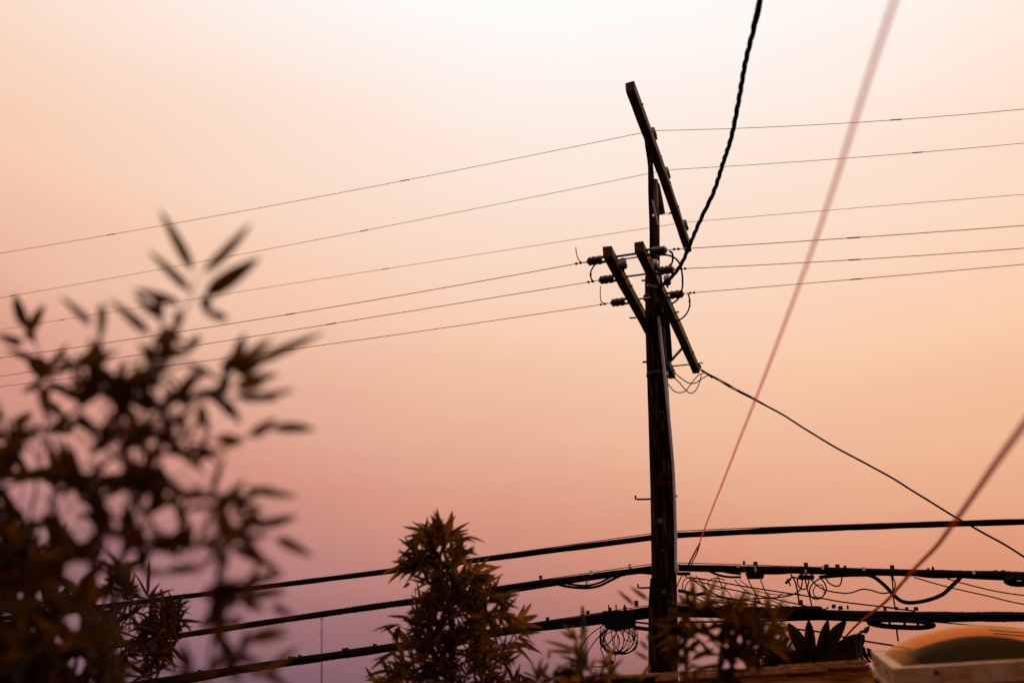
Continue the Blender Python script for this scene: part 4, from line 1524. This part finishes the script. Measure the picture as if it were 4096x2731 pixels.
for (x, y, n, le) in ((880, 2460, 3, 60), (940, 2660, 4, 20), (840, 2700, 4, 120), (1060, 2700, 3, 10), (930, 2140, 4, 10), (930, 2060, 4, 40), (900, 2200, 4, 330), (960, 2380, 4, 10), (900, 2330, 4, 30), (720, 2420, 3, 150), (980, 2560, 4, 10), (760, 2700, 4, 90)):
    fan(pc, x, y, 2.05, n, 110, 220, .20, HOLES, .7, le, 100)
for p_ in (pa, pb, pc):
    p_.finish()

# --- middle-distance bamboo, lower left: dense dark mass -------------------------------
q, gq = ground_from(150, 3.9)
pd = Plant("bamboo_clump", "dense dark bamboo clump filling the space behind the blurred culms", "bamboo", gq, "leaf_near", "bamboo plants in the yard")
for k in range(5):
    x0 = -60 + k * 110
    pd.stem([Vector((gq.x + (x0 - 150) / FPX * 3.9 * .4, gq.y + rnd.uniform(-.2, .2), 0)), Dp(x0 + 20, 2731, 3.9), Dp(x0 + rnd.uniform(0, 80), 2450, 3.9), Dp(x0 + rnd.uniform(20, 120), 2200 + k * 25, 3.85)], .012, .003)
pts_n = 0
while pts_n < 300:
    x = rnd.uniform(-60, 480) ; y = 2731 - abs(rnd.gauss(0, .55)) * 560
    if y < 2130 + max(0, x - 250) * .5 or (x > 360 and rnd.random() < .4):
        continue
    node_leaves(pd, x, y, rnd.uniform(3.6, 4.3), 5, 80, 150, .17, [(a, b, c * .8) for a, b, c in HOLES], .0)
    pts_n += 1
for (x, y) in ((70, 2000), (130, 2040), (180, 2060), (60, 2110), (110, 2150), (30, 2160), (170, 2240), (90, 2230)):
    node_leaves(pd, x, y, 3.7, 4, 80, 140, .17, HOLES, .35)
pd.finish()

# --- farther bamboo with sharp star-shaped leaf tips -------------------------------------
q, gq = ground_from(600, 6.6)
pe = Plant("bamboo_plant", "sharper small-leaved bamboo with star-shaped tips crossing the cables", "bamboo", gq, "leaf_near", "bamboo plants in the yard")
pe.stem([gq, q, Dp(610, 2600, 6.6), Dp(595, 2390, 6.6)], .014, .003)
pe.stem([q, Dp(560, 2560, 6.6), Dp(520, 2380, 6.6)], .008, .003)
for (b, t_, w) in [((592, 2392), (598, 2238), 15), ((592, 2390), (640, 2330), 12), ((594, 2392), (690, 2356), 15), ((590, 2388), (540, 2290), 10), ((512, 2370), (512, 2242), 18), ((515, 2372), (555, 2335), 16), ((508, 2360), (440, 2290), 22), ((505, 2330), (430, 2300), 26), ((505, 2366), (400, 2336), 12), ((640, 2380), (648, 2350), 12), ((560, 2380), (470, 2366), 10), ((590, 2395), (500, 2380), 10), ((595, 2398), (570, 2440), 12), ((480, 2330), (410, 2310), 18), ((520, 2380), (540, 2290), 14), ((600, 2392), (625, 2350), 12)]:
    px_leaf(pe, b, t_, w, 6.6, .1)
for (x, y) in [(500, 2400), (640, 2440), (700, 2440), (590, 2470), (640, 2500), (560, 2500), (680, 2520), (620, 2560), (560, 2580), (680, 2590), (640, 2620), (600, 2640), (710, 2480), (520, 2460), (470, 2520), (640, 2680), (580, 2700), (500, 2620), (430, 2460), (700, 2560), (660, 2460), (630, 2530), (600, 2530), (650, 2570), (360, 2430), (300, 2410), (230, 2400), (180, 2430), (400, 2560), (420, 2640), (350, 2580)]:
    node_leaves(pe, x, y, rnd.uniform(6.3, 7.0), 16, 50, 105, .15, [(780, 2600, 60), (290, 2490, 48), (310, 2660, 42), (660, 2700, 24), (735, 2690, 24), (420, 2410, 30)], .1)
pe.finish()

# --- conical leafy bamboo column in the middle -------------------------------------------
q, gq = ground_from(1810, 6.7)
pf = Plant("bamboo_plant", "cone-shaped leafy bamboo top standing alone in front of the cables", "bamboo", gq, "leaf_mid", "bamboo plants in the yard")
pf.stem([gq, q, Dp(1800, 2500, 6.7), Dp(1785, 2250, 6.7), Dp(1770, 2130, 6.7)], .02, .004)
pf.stem([Dp(1800, 2600, 6.7), Dp(1900, 2450, 6.7), Dp(1930, 2350, 6.7)], .008, .003)
pf.stem([Dp(1800, 2650, 6.7), Dp(1680, 2500, 6.7), Dp(1660, 2350, 6.7)], .008, .003)


def cone(y):
    u = (y - 2090)
    prof = [(0, 1760, 1800), (60, 1690, 1850), (130, 1660, 1880), (200, 1655, 1930), (300, 1640, 2010), (380, 1610, 2040), (470, 1570, 2070), (560, 1545, 2090), (660, 1530, 2110)]
    for a, b in zip(prof, prof[1:]):
        if a[0] <= u <= b[0]:
            v = (u - a[0]) / (b[0] - a[0])
            return a[1] + (b[1] - a[1]) * v, a[2] + (b[2] - a[2]) * v
    return prof[-1][1:]


CH = [(1794, 2200, 14), (1838, 2285, 20), (1815, 2330, 20), (1866, 2352, 16), (1790, 2270, 10), (1732, 2420, 12), (1778, 2410, 12), (1822, 2432, 14), (1760, 2460, 16), (1960, 2430, 14), (1700, 2450, 8), (1832, 2580, 14), (1665, 2628, 14), (1730, 2520, 12), (1990, 2480, 12), (1750, 2600, 12)]
for (b, t_, w) in [((1770, 2140), (1806, 2066), 15), ((1700, 2120), (1612, 2106), 15), ((1690, 2150), (1580, 2250), 13), ((1700, 2140), (1650, 2200), 16), ((1780, 2140), (1850, 2120), 14), ((1800, 2160), (1860, 2150), 14), ((1810, 2190), (1890, 2205), 16), ((1830, 2220), (1900, 2190), 15), ((1880, 2260), (1985, 2264), 16), ((1870, 2290), (1925, 2275), 15), ((1670, 2170), (1655, 2240), 16), ((1690, 2130), (1670, 2180), 18), ((1880, 2330), (1930, 2340), 14), ((1640, 2330), (1612, 2350), 13), ((1640, 2470), (1548, 2460), 13), ((1590, 2560), (1535, 2500), 12), ((1560, 2620), (1488, 2670), 16), ((1590, 2600), (1500, 2640), 15), ((2000, 2380), (2060, 2382), 16), ((2020, 2400), (2050, 2430), 15), ((2010, 2480), (2068, 2472), 14)]:
    px_leaf(pf, b, t_, w, 6.6, .12)
cnt = 0
while cnt < 215:
    y = 2125 + (rnd.random() ** .75) * 640
    lo_, hi_ = cone(y)
    cx = (lo_ + hi_) / 2
    x = cx + (hi_ - lo_) * .5 * max(-1, min(1, rnd.gauss(0, .5)))
    off = (x - cx) / (hi_ - lo_) * 2
    main = 90 - off * 110 + rnd.gauss(0, 35)          # upright in the middle, drooping outwards
    dep = rnd.uniform(6.3, 7.1)
    node_leaves(pf, x, y, dep, rnd.randint(5, 9), 45, rnd.uniform(85, 150), rnd.uniform(.10, .18), CH if rnd.random() < .75 else (), -.05, 170, main)
    if abs(off) > .3:
        pf.stem([Dp(x, y, dep), Dp(cx + rnd.uniform(-15, 15), y + rnd.uniform(40, 110), 6.7)], .0022, .004)
    cnt += 1
pf.finish()

# --- small shrub with narrow leaves just left of the pole -------------------------------
q, gq = ground_from(2330, 4.7)
pg = Plant("shrub", "small soft-focus narrow-leaved shrub beneath the wire coil", "shrub", gq, "leaf_mid")
pg.stem([gq, q, Dp(2350, 2680, 4.7), Dp(2320, 2620, 4.7), Dp(2300, 2560, 4.7)], .009, .003)
pg.stem([q, Dp(2400, 2690, 4.7), Dp(2440, 2640, 4.7)], .006, .003)
pg.stem([Dp(2330, 2700, 4.7), Dp(2250, 2680, 4.7), Dp(2190, 2731, 4.7)], .005, .003)
for (b, t_, w) in [((2305, 2555), (2255, 2495), 16), ((2300, 2560), (2240, 2520), 15), ((2310, 2550), (2360, 2510), 14), ((2310, 2600), (2180, 2560), 18), ((2300, 2610), (2190, 2600), 18), ((2310, 2590), (2290, 2500), 16), ((2320, 2640), (2290, 2570), 24), ((2340, 2660), (2240, 2620), 18), ((2330, 2640), (2320, 2570), 26), ((2340, 2680), (2300, 2590), 26), ((2350, 2680), (2260, 2650), 18), ((2360, 2690), (2380, 2630), 20), ((2440, 2650), (2445, 2590), 18), ((2440, 2650), (2380, 2640), 16), ((2440, 2650), (2470, 2700), 16), ((2400, 2690), (2440, 2600), 16), ((2330, 2690), (2200, 2690), 22), ((2330, 2690), (2230, 2731), 24), ((2380, 2700), (2450, 2690), 16), ((2595, 2400), (2520, 2345), 18), ((2540, 2420), (2470, 2360), 16), ((2600, 2640), (2530, 2600), 16), ((2600, 2600), (2560, 2560), 16), ((2170, 2700), (2195, 2640), 20), ((2180, 2720), (2150, 2650), 20), ((2190, 2640), (2200, 2600), 16), ((2600, 2660), (2560, 2720), 18), ((2590, 2560), (2600, 2530), 20)]:
    px_leaf(pg, b, t_, w, 4.7, .08)
pg.stem([q, Dp(2500, 2735, 4.7), Dp(2600, 2650, 4.75), Dp(2600, 2420, 4.8)], .005, .002)
for (x, y) in ((2330, 2700), (2380, 2715), (2280, 2720), (2160, 2725), (2430, 2700), (2210, 2720), (2340, 2650)):
    node_leaves(pg, x, y, 4.7, 6, 50, 100, .2, [(2310, 2530, 20)], .2)
pg.finish("stem", M["stalk"])

# --- blurred shrub right of the pole -----------------------------------------------------
q, gq = ground_from(2930, 4.5)
ph = Plant("shrub", "dark soft-focus shrub between the pole and the paddle-leaved plant", "shrub", gq, "leaf_near")
ph.stem([gq, q, Dp(2960, 2600, 4.5), Dp(3040, 2480, 4.5), Dp(3080, 2400, 4.5)], .012, .004)
ph.stem([Dp(2950, 2650, 4.5), Dp(2850, 2560, 4.5), Dp(2770, 2450, 4.5), Dp(2740, 2380, 4.5)], .007, .003)
ph.stem([Dp(2940, 2680, 4.5), Dp(2780, 2660, 4.5), Dp(2700, 2600, 4.5)], .006, .003)
for (b, t_, w) in [((2740, 2400), (2780, 2330), 16), ((2750, 2420), (2710, 2370), 20), ((2770, 2430), (2830, 2400), 22), ((3060, 2400), (3076, 2368), 12), ((3060, 2440), (3070, 2380), 18), ((3090, 2470), (3140, 2390), 18), ((2890, 2400), (2895, 2340), 14), ((2900, 2440), (2960, 2400), 18), ((2760, 2470), (2700, 2500), 24), ((2780, 2480), (2750, 2560), 26), ((2800, 2560), (2730, 2620), 26), ((2840, 2540), (2800, 2470), 22), ((2850, 2560), (2930, 2520), 24), ((2760, 2640), (2860, 2590), 24), ((2740, 2660), (2700, 2600), 24), ((2880, 2580), (2930, 2660), 28), ((2890, 2590), (2940, 2680), 26), ((2780, 2680), (2900, 2650), 20)]:
    px_leaf(ph, b, t_, w, 4.5, .08)
SH = [(2795, 2475, 18), (2865, 2530, 20), (2780, 2580, 24), (2860, 2590, 20), (2840, 2650, 30), (2960, 2560, 14), (2760, 2640, 18), (2800, 2540, 14), (2920, 2630, 14), (2840, 2450, 16), (2960, 2660, 16), (2810, 2680, 24)]
for k in range(15):
    x = rnd.gauss(2975, 70); y = rnd.uniform(2450, 2560)
    node_leaves(ph, x, y, rnd.uniform(4.3, 4.8), 4, 70, 150, .15, SH, -.25)
for k in range(7):
    node_leaves(ph, rnd.uniform(3040, 3150), rnd.uniform(2450, 2540), rnd.uniform(4.3, 4.6), 3, 55, 120, .19, (), -.1)
for k in range(44):
    x = rnd.uniform(2715, 2990); y = rnd.uniform(2440, 2720)
    node_leaves(ph, x, y, rnd.uniform(4.4, 4.7), 3, 85, 175, .15, SH, .0)
ph.finish("stem", M["stalk"])

# --- bird-of-paradise plant with torn paddle leaves ---------------------------------------
SY = 9.0
base = P(3230, 2731, SY)
st = thing("paddle_leaf_plant", "bird-of-paradise plant with broad torn paddle leaves behind the roof edge", "plant", (base.x, base.y, 0))


def paddle(b, t_, wpx, bend=0.0, torn=0, dy=0.0, wbase=.35):
    """large leaf: blade on a midrib between two pixels; torn = number of side slits"""
    pb_, pt_ = P(b[0], b[1], SY + dy), P(t_[0], t_[1], SY + dy + rnd.uniform(-.15, .15))
    d = pt_ - pb_
    ln = d.length
    dn = d / ln
    view = (CAM - pb_).normalized()
    x = dn.cross(view).normalized()
    z = x.cross(dn)
    w = wpx / FPX * (pb_ - CAM).dot(FWD)
    mb = MB()
    seg = 24
    spine = []
    for i in range(seg + 1):
        u = i / seg
        spine.append(pb_ + dn * (ln * u) + x * (bend * ln * math.sin(u * math.pi)) - Vector((0, 0, .12 * ln * u * u * (1 if torn else .3))))
    for s_ in (-1, 1):
        i = 0
        while i < seg:
            run = seg if not torn else rnd.randint(1, max(2, seg // torn))
            j = min(seg, i + run)
            gap = .35 / seg if torn else 0
            for k in range(i, j):
                u0, u1 = k / seg, (k + 1) / seg
                if torn and k == j - 1:
                    u1o = u1 - gap * 1.6
                else:
                    u1o = u1
                def hw(u):
                    return w / 2 * max(.03, (min(1, (u + wbase * .3) / .3) ** .7) * (1 - max(0, (u - .35) / .65) ** 2.2) ** .8)
                p0, p1 = spine[k], spine[k + 1]
                h0_, h1_ = hw(u0), hw(u1o)
                sag = z * 0
                q0 = p0 + x * (s_ * h0_) + z * (.25 * h0_) + dn * (h0_ * .25)
                q1 = (p0.lerp(p1, (u1o - u0) * seg)) + x * (s_ * h1_) + z * (.25 * h1_) + dn * (h1_ * .25)
                b_ = len(mb.v)
                mb.v += [p0, p1, q1, q0]
                mb.f.append((b_, b_ + 1, b_ + 2, b_ + 3) if s_ > 0 else (b_ + 3, b_ + 2, b_ + 1, b_))
            i = j
    mb.tube(spine, [w * .022 + .003] * len(spine), 5)
    mb.build("leaf", M["leaf_palm"], st)
    # petiole down to the crown
    mb = MB()
    foot = Vector((base.x + (pb_.x - base.x) * .35, base.y, max(0.0, pb_.z - 1.6)))
    mb.tube(spline([pb_, pb_.lerp(foot, .4) - Vector((0, 0, .1)), foot], 5), .016, 6)
    mb.build("petiole", M["stalk"], st)


paddle((3240, 2640), (3152, 2484), 56, .0, 0, 0)
paddle((3245, 2640), (3234, 2470), 44, .0, 0, .1)
paddle((3275, 2640), (3312, 2470), 42, .0, 0, .05)
paddle((3290, 2650), (3384, 2470), 54, -.04, 0, -.05)
paddle((3320, 2660), (3456, 2530), 84, .0, 0, .12)
paddle((3210, 2650), (3085, 2545), 90, .05, 5, -.1)
paddle((3200, 2665), (2985, 2600), 84, .10, 6, -.15)
paddle((3190, 2690), (2965, 2690), 84, .18, 6, -.2)
paddle((3200, 2690), (3060, 2620), 110, .05, 4, -.1)
paddle((3310, 2680), (3530, 2600), 84, -.10, 7, .0)
paddle((3300, 2690), (3470, 2650), 110, -.05, 5, -.1)
paddle((3260, 2710), (3215, 2540), 90, .0, 0, .2)
paddle((3270, 2720), (3340, 2550), 96, .0, 0, .25)
paddle((3220, 2720), (3140, 2590), 120, .0, 3, .2)
# beaked flowers on stalks
for (b, t_) in (((3440, 2548), (3478, 2502)), ((3425, 2560), (3443, 2528))):
    a, e = P(b[0], b[1], SY - .1), P(t_[0], t_[1], SY - .1)
    mb = MB(); mb.tube(spline([a - Vector((.02, 0, .5)), a, a.lerp(e, .5), e], 4), [.012] * 8 + [.02, .022, .02, .012, .006], 7)
    mb.build("flower_beak", M["stalk"], st)
mb = MB()
mb.tube(spline([Vector((base.x, base.y, 0)), Vector((base.x + .05, base.y, 1.4)), Vector((base.x, base.y, 2.9))], 6), .09, 10)
mb.build("trunk", M["stalk"], st)

scene.cycles.use_denoising = True
scene.cycles.max_bounces = 8
scene.cycles.transparent_max_bounces = 12
